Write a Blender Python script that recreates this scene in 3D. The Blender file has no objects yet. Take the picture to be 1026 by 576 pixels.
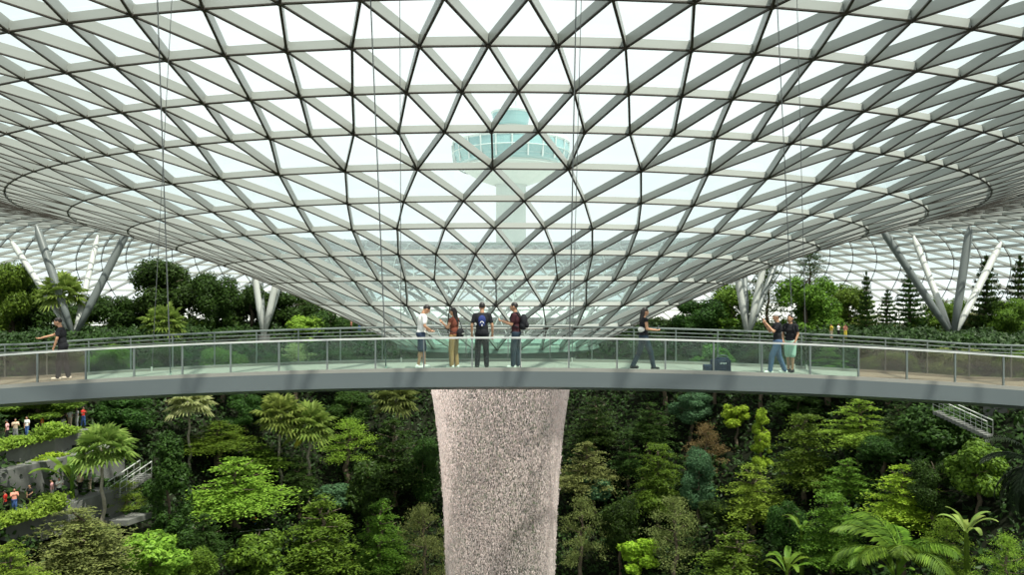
import bpy, bmesh, math, random
import numpy as np
from mathutils import Vector, Matrix, Euler
PI = math.pi
random.seed(7); RNG = np.random.default_rng(7)
SC = bpy.context.scene
COL = SC.collection
F, CX, YH, EZ = 740.0, 499.0, 300.0, 1.852      # focal length (px), axis column, horizon row, eye height over the deck

def at(px, py, Y):
    return Vector(((px - CX) / F * Y, Y, EZ - (py - YH) / F * Y))

# ------------------------------------------------------------------ object helpers
def mesh_obj(name, verts, faces, mat, parent=None, smooth=False):
    me = bpy.data.meshes.new(name)
    me.from_pydata([tuple(v) for v in verts] if not isinstance(verts, np.ndarray) else verts.tolist(), [],
                   faces if not isinstance(faces, np.ndarray) else faces.tolist())
    if mat is not None: me.materials.append(mat)
    if smooth:
        me.polygons.foreach_set('use_smooth', [True] * len(me.polygons))
    me.update()
    o = bpy.data.objects.new(name, me); COL.objects.link(o)
    if parent is not None: o.parent = parent
    return o
def link_mesh(name, me, parent=None):
    o = bpy.data.objects.new(name, me); COL.objects.link(o)
    if parent is not None: o.parent = parent
    return o
def empty(name, loc=(0, 0, 0), rz=0):
    o = bpy.data.objects.new(name, None); COL.objects.link(o)
    o.location = loc; o.rotation_euler = (0, 0, rz); o.empty_display_size = .2
    return o
def tag(o, label=None, cat=None, group=None, kind=None):
    if label: o['label'] = label
    if cat: o['category'] = cat
    if group: o['group'] = group
    if kind: o['kind'] = kind
    return o
class MB:
    """collects shapes, builds one mesh"""
    def __init__(s): s.v = []; s.f = []
    def add(s, vs, fs):
        k = len(s.v); s.v += [tuple(v) for v in vs]; s.f += [tuple(i + k for i in f) for f in fs]
    def box(s, c, d, M=None):
        x, y, z = d[0] / 2, d[1] / 2, d[2] / 2
        vs = [Vector((i * x, j * y, k * z)) for i in (-1, 1) for j in (-1, 1) for k in (-1, 1)]
        if M: vs = [M @ v for v in vs]
        vs = [v + Vector(c) for v in vs]
        s.add(vs, [(0, 1, 3, 2), (4, 6, 7, 5), (0, 4, 5, 1), (2, 3, 7, 6), (0, 2, 6, 4), (1, 5, 7, 3)])
    def tube(s, pts, r, n=8, caps=True):
        pts = [Vector(p) for p in pts]
        if not isinstance(r, (list, tuple)): r = [r] * len(pts)
        rows = []; ref = None
        for i, p in enumerate(pts):
            t = (pts[min(i + 1, len(pts) - 1)] - pts[max(i - 1, 0)]).normalized()
            if ref is None: ref = Vector((0, 0, 1)) if abs(t.z) < .9 else Vector((1, 0, 0))
            u = (ref - t * ref.dot(t)).normalized(); w = t.cross(u); ref = u
            rows.append([p + (u * math.cos(2 * PI * k / n) + w * math.sin(2 * PI * k / n)) * r[i] for k in range(n)])
        vs = [v for row in rows for v in row]; fs = []
        for i in range(len(pts) - 1):
            for k in range(n):
                a, b = i * n + k, i * n + (k + 1) % n
                fs.append((a, b, b + n, a + n))
        if caps: fs += [tuple(range(n))[::-1], tuple(range((len(pts) - 1) * n, len(pts) * n))]
        s.add(vs, fs)
    def lathe(s, prof, n=48, c=(0, 0, 0)):
        vs = []; fs = []
        for r, z in prof:
            for k in range(n):
                a = 2 * PI * k / n
                vs.append((c[0] + r * math.sin(a), c[1] - r * math.cos(a), c[2] + z))
        for i in range(len(prof) - 1):
            for k in range(n):
                a, b = i * n + k, i * n + (k + 1) % n
                fs.append((a, b, b + n, a + n))
        s.add(vs, fs)
    def sweep(s, path, sec):
        """path = list of (origin, side vector, up vector); sec = closed list of (side, up)"""
        n = len(sec); vs = []
        for o, sd, up in path:
            for a, b in sec: vs.append(Vector(o) + Vector(sd) * a + Vector(up) * b)
        fs = []
        for i in range(len(path) - 1):
            for k in range(n):
                a, b = i * n + k, i * n + (k + 1) % n
                fs.append((a, b, b + n, a + n))
        fs += [tuple(range(n))[::-1], tuple(range((len(path) - 1) * n, len(path) * n))]
        s.add(vs, fs)
    def build(s, name, mat, parent=None, smooth=False):
        return mesh_obj(name, s.v, s.f, mat, parent, smooth)

# ------------------------------------------------------------------ materials
def new_mat(name):
    m = bpy.data.materials.new(name); m.use_nodes = True
    nt = m.node_tree; nt.nodes.clear()
    out = nt.nodes.new('ShaderNodeOutputMaterial')
    return m, nt, out
def solid(name, col, rough=.6, metal=0, var=.12, scale=6, spec=.4, bump=0):
    m, nt, out = new_mat(name)
    b = nt.nodes.new('ShaderNodeBsdfPrincipled')
    b.inputs['Roughness'].default_value = rough; b.inputs['Metallic'].default_value = metal
    b.inputs['Specular IOR Level'].default_value = spec
    tc = nt.nodes.new('ShaderNodeTexCoord'); nz = nt.nodes.new('ShaderNodeTexNoise')
    nz.inputs['Scale'].default_value = scale; nz.inputs['Detail'].default_value = 4
    nt.links.new(tc.outputs['Object'], nz.inputs['Vector'])
    mx = nt.nodes.new('ShaderNodeMix'); mx.data_type = 'RGBA'
    mx.inputs[6].default_value = (*[c * (1 - var) for c in col], 1)
    mx.inputs[7].default_value = (*[min(1, c * (1 + var)) for c in col], 1)
    nt.links.new(nz.outputs['Fac'], mx.inputs[0]); nt.links.new(mx.outputs[2], b.inputs['Base Color'])
    if bump:
        bp = nt.nodes.new('ShaderNodeBump'); bp.inputs['Strength'].default_value = bump
        nt.links.new(nz.outputs['Fac'], bp.inputs['Height']); nt.links.new(bp.outputs['Normal'], b.inputs['Normal'])
    nt.links.new(b.outputs['BSDF'], out.inputs['Surface'])
    return m
def leaf_mat(name, dark, light, trans=.35, rough=.5):
    m, nt, out = new_mat(name)
    geo = nt.nodes.new('ShaderNodeNewGeometry'); oi = nt.nodes.new('ShaderNodeObjectInfo')
    tc = nt.nodes.new('ShaderNodeTexCoord'); nz = nt.nodes.new('ShaderNodeTexNoise'); nz.inputs['Scale'].default_value = 3
    nt.links.new(tc.outputs['Object'], nz.inputs['Vector'])
    a = nt.nodes.new('ShaderNodeMath'); a.operation = 'MULTIPLY_ADD'; a.inputs[1].default_value = .6
    nt.links.new(geo.outputs['Random Per Island'], a.inputs[0])
    b_ = nt.nodes.new('ShaderNodeMath'); b_.operation = 'MULTIPLY'; b_.inputs[1].default_value = .4
    nt.links.new(nz.outputs['Fac'], b_.inputs[0]); nt.links.new(b_.outputs[0], a.inputs[2])
    mx = nt.nodes.new('ShaderNodeMix'); mx.data_type = 'RGBA'
    mx.inputs[6].default_value = (*dark, 1); mx.inputs[7].default_value = (*light, 1)
    nt.links.new(a.outputs[0], mx.inputs[0])
    hs = nt.nodes.new('ShaderNodeHueSaturation')
    mr = nt.nodes.new('ShaderNodeMapRange'); mr.inputs[3].default_value = .485; mr.inputs[4].default_value = .515
    nt.links.new(oi.outputs['Random'], mr.inputs[0]); nt.links.new(mr.outputs[0], hs.inputs['Hue'])
    mr2 = nt.nodes.new('ShaderNodeMapRange'); mr2.inputs[3].default_value = .8; mr2.inputs[4].default_value = 1.15
    nt.links.new(oi.outputs['Random'], mr2.inputs[0]); nt.links.new(mr2.outputs[0], hs.inputs['Value'])
    nt.links.new(mx.outputs[2], hs.inputs['Color'])
    d = nt.nodes.new('ShaderNodeBsdfPrincipled'); d.inputs['Roughness'].default_value = rough
    d.inputs['Specular IOR Level'].default_value = .18
    t = nt.nodes.new('ShaderNodeBsdfTranslucent'); ms = nt.nodes.new('ShaderNodeMixShader'); ms.inputs[0].default_value = trans
    nt.links.new(hs.outputs['Color'], d.inputs['Base Color']); nt.links.new(hs.outputs['Color'], t.inputs['Color'])
    nt.links.new(d.outputs[0], ms.inputs[1]); nt.links.new(t.outputs[0], ms.inputs[2])
    nt.links.new(ms.outputs[0], out.inputs['Surface'])
    return m
def glass_mat(name, clear, deep, veil, veil_col, gloss=1.0, power=3.0):
    """thin tinted glazing: clear colour head on, deeper colour at grazing angles, a little dust"""
    m, nt, out = new_mat(name)
    lw = nt.nodes.new('ShaderNodeLayerWeight'); lw.inputs['Blend'].default_value = .5
    pw = nt.nodes.new('ShaderNodeMath'); pw.operation = 'POWER'; pw.inputs[1].default_value = power
    nt.links.new(lw.outputs['Facing'], pw.inputs[0])
    mx = nt.nodes.new('ShaderNodeMix'); mx.data_type = 'RGBA'
    mx.inputs[6].default_value = (*clear, 1); mx.inputs[7].default_value = (*deep, 1)
    nt.links.new(pw.outputs[0], mx.inputs[0])
    tr = nt.nodes.new('ShaderNodeBsdfTransparent'); nt.links.new(mx.outputs[2], tr.inputs['Color'])
    tl = nt.nodes.new('ShaderNodeBsdfTranslucent'); tl.inputs['Color'].default_value = (*veil_col, 1)
    m1 = nt.nodes.new('ShaderNodeMixShader'); m1.inputs[0].default_value = veil
    nt.links.new(tr.outputs[0], m1.inputs[1]); nt.links.new(tl.outputs[0], m1.inputs[2])
    fp = nt.nodes.new('ShaderNodeMath'); fp.operation = 'POWER'; fp.inputs[1].default_value = 5    # Schlick reflectance of thin glass, same from both sides
    nt.links.new(lw.outputs['Facing'], fp.inputs[0])
    fm = nt.nodes.new('ShaderNodeMath'); fm.operation = 'MULTIPLY_ADD'; fm.inputs[1].default_value = .8 * gloss; fm.inputs[2].default_value = .05 * gloss
    fm.use_clamp = True
    nt.links.new(fp.outputs[0], fm.inputs[0])
    gl = nt.nodes.new('ShaderNodeBsdfGlossy'); gl.inputs['Roughness'].default_value = .06
    m2 = nt.nodes.new('ShaderNodeMixShader')
    nt.links.new(fm.outputs[0], m2.inputs[0]); nt.links.new(m1.outputs[0], m2.inputs[1]); nt.links.new(gl.outputs[0], m2.inputs[2])
    nt.links.new(m2.outputs[0], out.inputs['Surface'])
    return m
M = {}
M['beam'] = solid('painted_steel', (.315, .335, .31), .38, 0, .06, .4)
M['edge'] = solid('underside_shade_brown', (.045, .038, .03), .5, 0, .2, 2)  # underside shade of the pale beams, put into a separate dark brown
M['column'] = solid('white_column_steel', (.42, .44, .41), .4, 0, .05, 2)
M['column_shaded'] = solid('shaded_column_steel', (.13, .15, .145), .4, 0, .05, 2)  # the same white columns where shaded; shade put into the base colour
M['roof_glass'] = glass_mat('roof_glass', (.97, .99, .98), (.34, .58, .56), .04, (.80, .92, .90), .8, 2.8)
M['rail_glass'] = glass_mat('balustrade_glass', (.80, .90, .855), (.5, .66, .6), .006, (.6, .8, .75), .4)
M['brown_reflection_glass'] = glass_mat('brown_reflection_balustrade_glass', (.78, .73, .65), (.4, .35, .3), .03, (.55, .48, .40), .8)  # brown reflections in the end panes, put into the glass tint
M['fascia'] = solid('bridge_fascia_paint', (.105, .128, .13), .35, .1, .08, .8)
M['deck'] = solid('bridge_deck_stone', (.25, .25, .22), .6, 0, .1, 3)
M['steel'] = solid('brushed_stainless', (.62, .63, .60), .3, .6, .05, 5)
M['post'] = solid('dark_post', (.16, .19, .18), .4, .3, .1, 5)
M['wire'] = solid('steel_cable', (.10, .11, .11), .5, .3, .1, 5)
M['concrete'] = solid('terrace_concrete', (.14, .145, .135), .85, 0, .35, .7, .2, .2)
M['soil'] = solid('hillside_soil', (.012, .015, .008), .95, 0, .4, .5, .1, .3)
M['bark'] = solid('tree_bark', (.13, .105, .075), .9, 0, .3, 4, .1, .3)
M['palebark'] = solid('pale_bark', (.34, .31, .25), .9, 0, .3, 4, .1, .3)
M['lf_bright'] = leaf_mat('bright_leaves', (.11, .22, .022), (.33, .50, .06))
M['lf_mid'] = leaf_mat('mid_green_leaves', (.030, .080, .010), (.20, .34, .035))
M['lf_dark'] = leaf_mat('dark_green_leaves', (.008, .024, .006), (.07, .145, .022))
M['lf_olive'] = leaf_mat('olive_leaves', (.10, .13, .035), (.28, .32, .10))
M['lf_lime'] = leaf_mat('lime_leaves', (.18, .32, .02), (.42, .58, .05))
M['lf_teal'] = leaf_mat('bluish_leaves', (.035, .085, .035), (.11, .22, .10))
M['lf_brown'] = leaf_mat('reddish_brown_leaves', (.12, .08, .035), (.30, .22, .09))
M['lf_palm'] = leaf_mat('palm_leaves', (.10, .19, .03), (.38, .48, .12))
M['lf_cream'] = leaf_mat('pale_palm_leaves', (.25, .30, .10), (.65, .65, .35))
M['lf_yellow'] = leaf_mat('dry_yellow_frond', (.50, .45, .05), (.75, .70, .12))
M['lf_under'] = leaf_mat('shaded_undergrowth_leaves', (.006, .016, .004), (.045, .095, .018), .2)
M['lf_black'] = leaf_mat('very_dark_leaves', (.006, .012, .006), (.022, .04, .014), .1)

# ------------------------------------------------------------------ world, sun, camera
w = bpy.data.worlds.new('sky'); SC.world = w; w.use_nodes = True
nt = w.node_tree; nt.nodes.clear()
out = nt.nodes.new('ShaderNodeOutputWorld'); bg = nt.nodes.new('ShaderNodeBackground')
tc = nt.nodes.new('ShaderNodeTexCoord'); nz = nt.nodes.new('ShaderNodeTexNoise'); nz.inputs['Scale'].default_value = 2.2; nz.inputs['Detail'].default_value = 5
cr = nt.nodes.new('ShaderNodeValToRGB')
cr.color_ramp.elements[0].position = .35; cr.color_ramp.elements[0].color = (.88, .95, .95, 1)
cr.color_ramp.elements[1].position = .6; cr.color_ramp.elements[1].color = (.98, 1.0, 1.0, 1)
nt.links.new(tc.outputs['Generated'], nz.inputs['Vector']); nt.links.new(nz.outputs['Fac'], cr.inputs[0])
nt.links.new(cr.outputs[0], bg.inputs['Color']); bg.inputs['Strength'].default_value = 1.26
nt.links.new(bg.outputs[0], out.inputs['Surface'])
sl = bpy.data.lights.new('sun', 'SUN'); sl.energy = 8.0; sl.angle = math.radians(1.2); sl.color = (1, .96, .86)
so = bpy.data.objects.new('sun', sl); COL.objects.link(so)
so.rotation_euler = Vector((-.30, .30, -1)).to_track_quat('-Z', 'Y').to_euler(); so.location = (0, 0, 60)
cd = bpy.data.cameras.new('camera'); cam = bpy.data.objects.new('camera', cd); COL.objects.link(cam)
cam.location = (0, 0, EZ); cam.rotation_euler = (PI / 2, 0, 0)
cd.sensor_width = 36; cd.lens = F / 1026 * 36; cd.clip_end = 2000
cd.shift_x = (513 - CX) / 1026; cd.shift_y = (YH - 288) / 1026
SC.camera = cam
SC.view_settings.view_transform = 'Standard'; SC.view_settings.look = 'None'
SC.view_settings.gamma = 1; SC.view_settings.use_curve_mapping = False; SC.view_settings.exposure = 0
SC.cycles.transparent_max_bounces = 32; SC.cycles.max_bounces = 8; SC.cycles.diffuse_bounces = 3
SC.cycles.use_denoising = True

# ------------------------------------------------------------------ the glazed roof: a sagging torus of triangles
D = 70.0
RINGS = [(.135, -.0596, 31, 0), (.185, -.033, 31, 1), (.24, -.0072, 31, 0),
         (.295, .0181, 62, 0), (.348, .0397, 62, 1), (.400, .0576, 62, 0), (.4490, .0730, 62, 1), (.504, .0873, 62, 0),
         (.5560, .1003, 124, 0), (.6000, .1120, 124, 1), (.6490, .1202, 124, 0), (.6935, .1248, 124, 1), (.735, .1285, 124, 0),
         (.785, .1285, 124, 1), (.84, .125, 124, 0), (.895, .118, 124, 1), (.95, .1085, 124, 0), (1.005, .0965, 124, 1),
         (1.06, .082, 124, 0), (1.11, .064, 124, 1), (1.155, .044, 124, 0), (1.195, .021, 124, 1), (1.23, -.005, 124, 0),
         (1.26, -.033, 124, 1), (1.285, -.061, 124, 0)]
PH = math.radians(-.4)
nodes = []; norms = []
for i, (R, H, N, st) in enumerate(RINGS):
    a = RINGS[max(i - 1, 0)]; b = RINGS[min(i + 1, len(RINGS) - 1)]
    dr, dh = b[0] - a[0], b[1] - a[1]; L = math.hypot(dr, dh)
    nr, nz_ = -dh / L, dr / L
    row = []; nrow = []
    for k in range(N):
        ph = PH + 2 * PI * (k + .5 * st) / N
        s_, c_ = math.sin(ph), -math.cos(ph)
        row.append(Vector((R * D * s_, D + R * D * c_, EZ + H * D)))
        nrow.append(Vector((nr * s_, nr * c_, nz_)))
    nodes.append(row); norms.append(nrow)
DEPTH = .42
diag, ring, tris = [], [], []
for i in range(len(RINGS)):
    N = RINGS[i][2]
    for k in range(N): ring.append(((i, k), (i, (k + 1) % N)))
for i in range(len(RINGS) - 1):
    N0, N1 = RINGS[i][2], RINGS[i + 1][2]; s0 = RINGS[i][3]
    if N1 == 2 * N0:
        for j in range(N0):
            for q in (-1, 0, 1): diag.append(((i, j), (i + 1, (2 * j + q) % N1)))
            tris.append(((i, j), (i + 1, (2 * j - 1) % N1), (i + 1, 2 * j)))
            tris.append(((i, j), (i + 1, 2 * j), (i + 1, 2 * j + 1)))
            tris.append(((i, j), (i, (j + 1) % N0), (i + 1, (2 * j + 1) % N1)))
    else:
        for k in range(N0):
            if s0 == 0: u, v = (k - 1) % N0, k          # outer neighbours sit half a cell to each side
            else: u, v = k, (k + 1) % N0
            diag.append(((i, k), (i + 1, u))); diag.append(((i, k), (i + 1, v)))
            tris.append(((i, k), (i + 1, u), (i + 1, v)))
            tris.append(((i, k), (i, (k + 1) % N0), (i + 1, v)))
def P(ix): return nodes[ix[0]][ix[1]]
def Nn(ix): return norms[ix[0]][ix[1]]
def beams(edges, w_, z0, z1):
    mb = MB()
    for a, b in edges:
        pa, pb, na, nb = P(a), P(b), Nn(a), Nn(b)
        s_ = (pb - pa).cross(na + nb).normalized() * (w_ / 2)
        vs = [pa - s_ + na * z0, pa + s_ + na * z0, pa + s_ + na * z1, pa - s_ + na * z1,
              pb - s_ + nb * z0, pb + s_ + nb * z0, pb + s_ + nb * z1, pb - s_ + nb * z1]
        mb.add(vs, [(0, 1, 2, 3), (7, 6, 5, 4), (0, 4, 5, 1), (1, 5, 6, 2), (2, 6, 7, 3), (3, 7, 4, 0)])
    return mb
roof = tag(empty('ceiling', (0, D, EZ)), 'curved glass roof of triangular panes in a white steel lattice sagging to a funnel', None, None, 'structure')
def put(o, root):
    o.parent = root; o.matrix_parent_inverse = Matrix.Translation(-root.location); return o
put(beams(diag, .075, .04, DEPTH).build('diagonal_beam_lattice', M['beam']), roof)
put(beams(ring, .075, .04, .35).build('ring_beam_lattice', M['beam']), roof)
put(beams(diag + ring, .085, 0, .045).build('underside_shade_lattice', M['edge']), roof)  # thin strip under each beam that carries its underside shade as colour
mb = MB()
for t in tris: mb.add([P(x) + Nn(x) * (DEPTH + .01) for x in t], [(0, 1, 2)])
put(mb.build('glass_panes', M['roof_glass']), roof)
mb = MB()
for row, nr in zip(nodes, norms):
    for p, n in zip(row, nr):
        mb.tube([p - n * .02, p + n * .12], .10, 6)
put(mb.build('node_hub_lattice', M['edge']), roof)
# collar that ends the funnel where the water leaves it
mb = MB(); mb.lathe([(9.4, .2), (9.5, -.25), (7.6, -.95), (7.3, -1.0), (7.1, -.9), (7.0, -.3), (9.3, .25), (9.4, .2)], 96, (0, D, EZ - .0596 * D))
col_ = put(mb.build('funnel_collar', solid('collar_steel', (.26, .30, .28), .5)), roof)
mb = MB(); mb.lathe([(7.15, -.95), (7.45, -.95), (7.45, -1.12), (7.15, -1.12), (7.15, -.95)], 96, (0, D, EZ - .0596 * D))
put(mb.build('collar_lip', M['beam']), roof)

# ------------------------------------------------------------------ hillside and park level
GZ = -2.6
def rho(x, y):
    return math.hypot(x, max(y - 62, 0))
def hz(x, y):
    t = min(max((rho(x, y) - 14) / 32, 0), 1)
    n = .9 * math.sin(x * .31 + 1.3) * math.cos(y * .27) + .5 * math.sin(x * .71 + y * .53)
    return -30 + (GZ + 30) * (t * .75 + .25 * t * t * (3 - 2 * t)) + n * (4 * t * (1 - t))
vs, fs = [], []
xs = np.arange(-90, 90.1, 2.0); ys = np.arange(-18, 160.1, 2.0)
idx = {}
for i, x in enumerate(xs):
    for j, y in enumerate(ys):
        if math.hypot(x, y - D) < 90.5:
            idx[i, j] = len(vs); vs.append((x, y, hz(x, y)))
for (i, j) in list(idx):
    if all(k in idx for k in ((i + 1, j), (i + 1, j + 1), (i, j + 1))):
        fs.append((idx[i, j], idx[i + 1, j], idx[i + 1, j + 1], idx[i, j + 1]))
g = mesh_obj('ground', vs, fs, M['soil'], None, True); tag(g, kind='structure')
# land outside the glass
mb = MB(); mb.lathe([(91, GZ - .1), (1400, GZ - 2)], 64, (0, D, 0))
tag(mb.build('ground_outside', solid('outside_paving', (.55, .56, .53), .8, 0, .1, .05)), kind='structure')

def hill_hit(px, py, y0=28):
    Y = y0
    while Y < 140:
        p = at(px, py, Y)
        if p.z < hz(p.x, p.y): return Y
        Y += .5
    return 118

# ------------------------------------------------------------------ leaves
def leaves(Pn, Nrm, size, aspect=.5, fold=.15):
    """one folded kite per point -> verts, faces (numpy)"""
    n = len(Pn)
    Nrm = Nrm / (np.linalg.norm(Nrm, axis=1, keepdims=True) + 1e-9)
    r = RNG.normal(size=(n, 3)); t = np.cross(Nrm, r); t /= (np.linalg.norm(t, axis=1, keepdims=True) + 1e-9)
    b = np.cross(Nrm, t)
    s = (size * RNG.uniform(.7, 1.3, n))[:, None]
    v = np.stack([Pn - t * s * .5, Pn + b * s * .5 * aspect - Nrm * s * fold, Pn + t * s * .5, Pn - b * s * .5 * aspect - Nrm * s * fold], 1).reshape(-1, 3)
    k = np.arange(n)[:, None] * 4
    f = np.concatenate([k + np.array([[0, 1, 2]]), k + np.array([[0, 2, 3]])])
    return v, f
def leaf_mesh_data(name, v, f, mat):
    me = bpy.data.meshes.new(name); me.from_pydata(v.tolist(), [], f.tolist()); me.materials.append(mat); me.update()
    return me
# crowns are built about 8 m wide and 8 m tall with their foot at z = 0
def crown_tiered(seed, tiers=7, taper=.75, dens=1.0):
    rg = np.random.default_rng(seed); pts, nn = [], []
    for t in range(tiers):
        f = t / (tiers - 1); z = .6 + 6.8 * f
        rad = 4.0 * (1 - taper * f ** 1.4) * rg.uniform(.85, 1.1)
        if t == 0: rad *= .8
        nb = max(4, int(9 * rad / 4))
        for b in range(nb):
            a = 2 * PI * (b + rg.uniform(-.3, .3)) / nb + t
            rr = rad * rg.uniform(.45, .95)
            L, W = rg.uniform(1.1, 1.9) * rad / 4 + .5, rg.uniform(.6, 1.0) * rad / 4 + .35
            c = np.array([math.cos(a) * rr * .72, math.sin(a) * rr * .72, z + rg.uniform(-.35, .35) - .05 * rr])
            m = int(170 * L * W * dens)
            u = rg.normal(size=(m, 2)) * .5
            p = np.zeros((m, 3))
            ca, sa = math.cos(a), math.sin(a)
            p[:, 0] = c[0] + ca * u[:, 0] * L - sa * u[:, 1] * W
            p[:, 1] = c[1] + sa * u[:, 0] * L + ca * u[:, 1] * W
            p[:, 2] = c[2] + rg.normal(size=m) * .09 - .22 * (u[:, 0] ** 2 + u[:, 1] ** 2)
            q = rg.normal(size=(m, 3)) * .45; q[:, 2] += 1
            pts.append(p); nn.append(q)
    return leaves(np.concatenate(pts), np.concatenate(nn), .27)
def crown_round(seed, blobs=24, leaf=.34, dens=1.0, tall=1.0, aspect=.55):
    rg = np.random.default_rng(seed); pts, nn = [], []
    for b in range(blobs):
        z = rg.uniform(1.2, 6.9); e = math.sqrt(max(.15, 1 - ((z - 3.8) / 4.2) ** 2))
        a = rg.uniform(0, 2 * PI); rr = rg.uniform(.3, 1) * 3.2 * e
        c = np.array([math.cos(a) * rr, math.sin(a) * rr, z]); R = rg.uniform(1.0, 1.7)
        m = int(300 * R * R * dens)
        d = rg.normal(size=(m, 3)); d /= np.linalg.norm(d, axis=1, keepdims=True)
        rad = R * rg.uniform(.55, 1.05, m)[:, None]
        p = c + d * rad * np.array([1, 1, .85])
        pts.append(p); nn.append(d + rg.normal(size=(m, 3)) * .45 + np.array([0, 0, .4]))
    return leaves(np.concatenate(pts), np.concatenate(nn), leaf, aspect)
def crown_tall(seed, leaf=.34):
    rg = np.random.default_rng(seed); pts, nn = [], []
    for b in range(52):
        z = rg.uniform(1, 18.6); e = math.sin(PI * min(1, max(.12, (20 - z) / 12)) / 2)
        a = rg.uniform(0, 2 * PI); rr = rg.uniform(.2, 1) * 3.0 * e
        R = rg.uniform(.8, 1.5); m = int(260 * R * R)
        d = rg.normal(size=(m, 3)); d /= np.linalg.norm(d, axis=1, keepdims=True)
        pts.append(np.array([math.cos(a) * rr, math.sin(a) * rr, z]) + d * R * rg.uniform(.5, 1.05, m)[:, None])
        nn.append(d + rg.normal(size=(m, 3)) * .45 + np.array([0, 0, .5]))
    return leaves(np.concatenate(pts), np.concatenate(nn), leaf * 1.3, .6)
def crown_conifer(seed, whorls=15):
    rg = np.random.default_rng(seed); pts, nn = [], []
    for t in range(whorls):
        f = t / (whorls - 1); z = .3 + 7.5 * f; rad = 3.6 * (1 - f) ** .75 * rg.uniform(.8, 1.1) + .25
        nb = 7
        for b in range(nb):
            a = 2 * PI * (b + rg.uniform(-.3, .3)) / nb + t * .6
            m = int(70 * rad / 2 + 18); u = rg.uniform(.05, 1, m)
            wv = rg.normal(size=m) * .28 * (1.1 - u) * rad / 2.5
            L = rad * rg.uniform(.75, 1.05)
            p = np.stack([math.cos(a) * u * L - math.sin(a) * wv, math.sin(a) * u * L + math.cos(a) * wv,
                          z + .28 * u * u * L * .6 - .1 * u * L + rg.normal(size=m) * .09], 1)
            q = rg.normal(size=(m, 3)) * .6; q[:, 2] += .8
            pts.append(p); nn.append(q)
    return leaves(np.concatenate(pts), np.concatenate(nn), .30, .4)
def crown_airy(seed):
    rg = np.random.default_rng(seed); pts, nn = [], []
    for b in range(46):
        z = 1 + 6.8 * (b / 45.); a = rg.uniform(0, 2 * PI); rr = rg.uniform(.2, 1) * 3.6 * math.sin(min(1, (8.3 - z) / 5.) * PI / 2)
        c = np.array([math.cos(a) * rr, math.sin(a) * rr, z]); m = 95
        p = c + rg.normal(size=(m, 3)) * np.array([.55, .55, .2])
        pts.append(p); nn.append(rg.normal(size=(m, 3)) + np.array([0, 0, .8]))
    return leaves(np.concatenate(pts), np.concatenate(nn), .26, .4)
def fan_leaf(vs, fs, base, direc, size, rg, droop=.3):
    """palmate leaf: a stalk and a fan of narrow blades"""
    d = Vector(direc).normalized(); side = d.cross(Vector((0, 0, 1)))
    side = side.normalized() if side.length > .1 else Vector((1, 0, 0))
    up = side.cross(d)
    hub = Vector(base) + d * size * .9
    k = len(vs); w_ = side * .03
    vs += [Vector(base) - w_, Vector(base) + w_, hub + w_, hub - w_]; fs.append((k, k + 1, k + 2, k + 3))
    for j in range(13):
        a = (j - 6) / 6 * 1.9
        q = (d * math.cos(a) + side * math.sin(a)).normalized()
        s = up.cross(q) * .085 * size; L = size * (1.0 - .12 * abs(a))
        k = len(vs)
        vs += [hub, hub + q * L * .55 + s + up * .05, hub + q * L - Vector((0, 0, droop * size * .5)), hub + q * L * .55 - s + up * .05]
        fs += [(k, k + 1, k + 2), (k, k + 2, k + 3)]
def crown_fan(seed, n=34):
    rg = random.Random(seed); vs, fs = [], []
    for i in range(n):
        a = i * 2.4; el = -.55 + 1.9 * (i / n)
        d = (math.cos(a) * math.cos(el), math.sin(a) * math.cos(el), math.sin(el))
        fan_leaf(vs, fs, (0, 0, 3.2), d, rg.uniform(1.7, 2.3), rg, .5)
    return np.array([tuple(v) for v in vs]), [f for f in fs]
def frond(vs, fs, base, az, el, L, rg, droop=1.0, n=26, leaflet=.9, width=.07):
    """feather leaf: curved midrib with leaflets down both sides"""
    p = Vector(base); e = el; pts = []; step = L / n
    for i in range(n + 1):
        pts.append(p.copy()); d = Vector((math.cos(az) * math.cos(e), math.sin(az) * math.cos(e), math.sin(e)))
        p = p + d * step; e -= droop * 1.9 / n * (.4 + i / n)
    side = Vector((-math.sin(az), math.cos(az), 0))
    for i in range(n):
        k = len(vs); w_ = side * (.05 * (1 - i / n) + .012)
        vs += [pts[i] - w_, pts[i] + w_, pts[i + 1] + w_ * .9, pts[i + 1] - w_ * .9]; fs.append((k, k + 1, k + 2, k + 3))
        if i < 3: continue
        t = (pts[i + 1] - pts[i]).normalized(); up = side.cross(t) * -1
        ll = leaflet * math.sin(PI * min(1, (i + 2) / (n + 3))) ** .6
        for sgn in (-1, 1):
            q = (side * sgn * .85 + t * .75 - Vector((0, 0, .25)) + Vector((rg.uniform(-.08, .08),) * 3)).normalized()
            s = t * width; k = len(vs)
            vs += [pts[i], pts[i] + q * ll * .5 + s, pts[i] + q * ll - Vector((0, 0, .18 * ll)), pts[i] + q * ll * .5 - s]
            fs += [(k, k + 1, k + 2), (k, k + 2, k + 3)]
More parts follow.
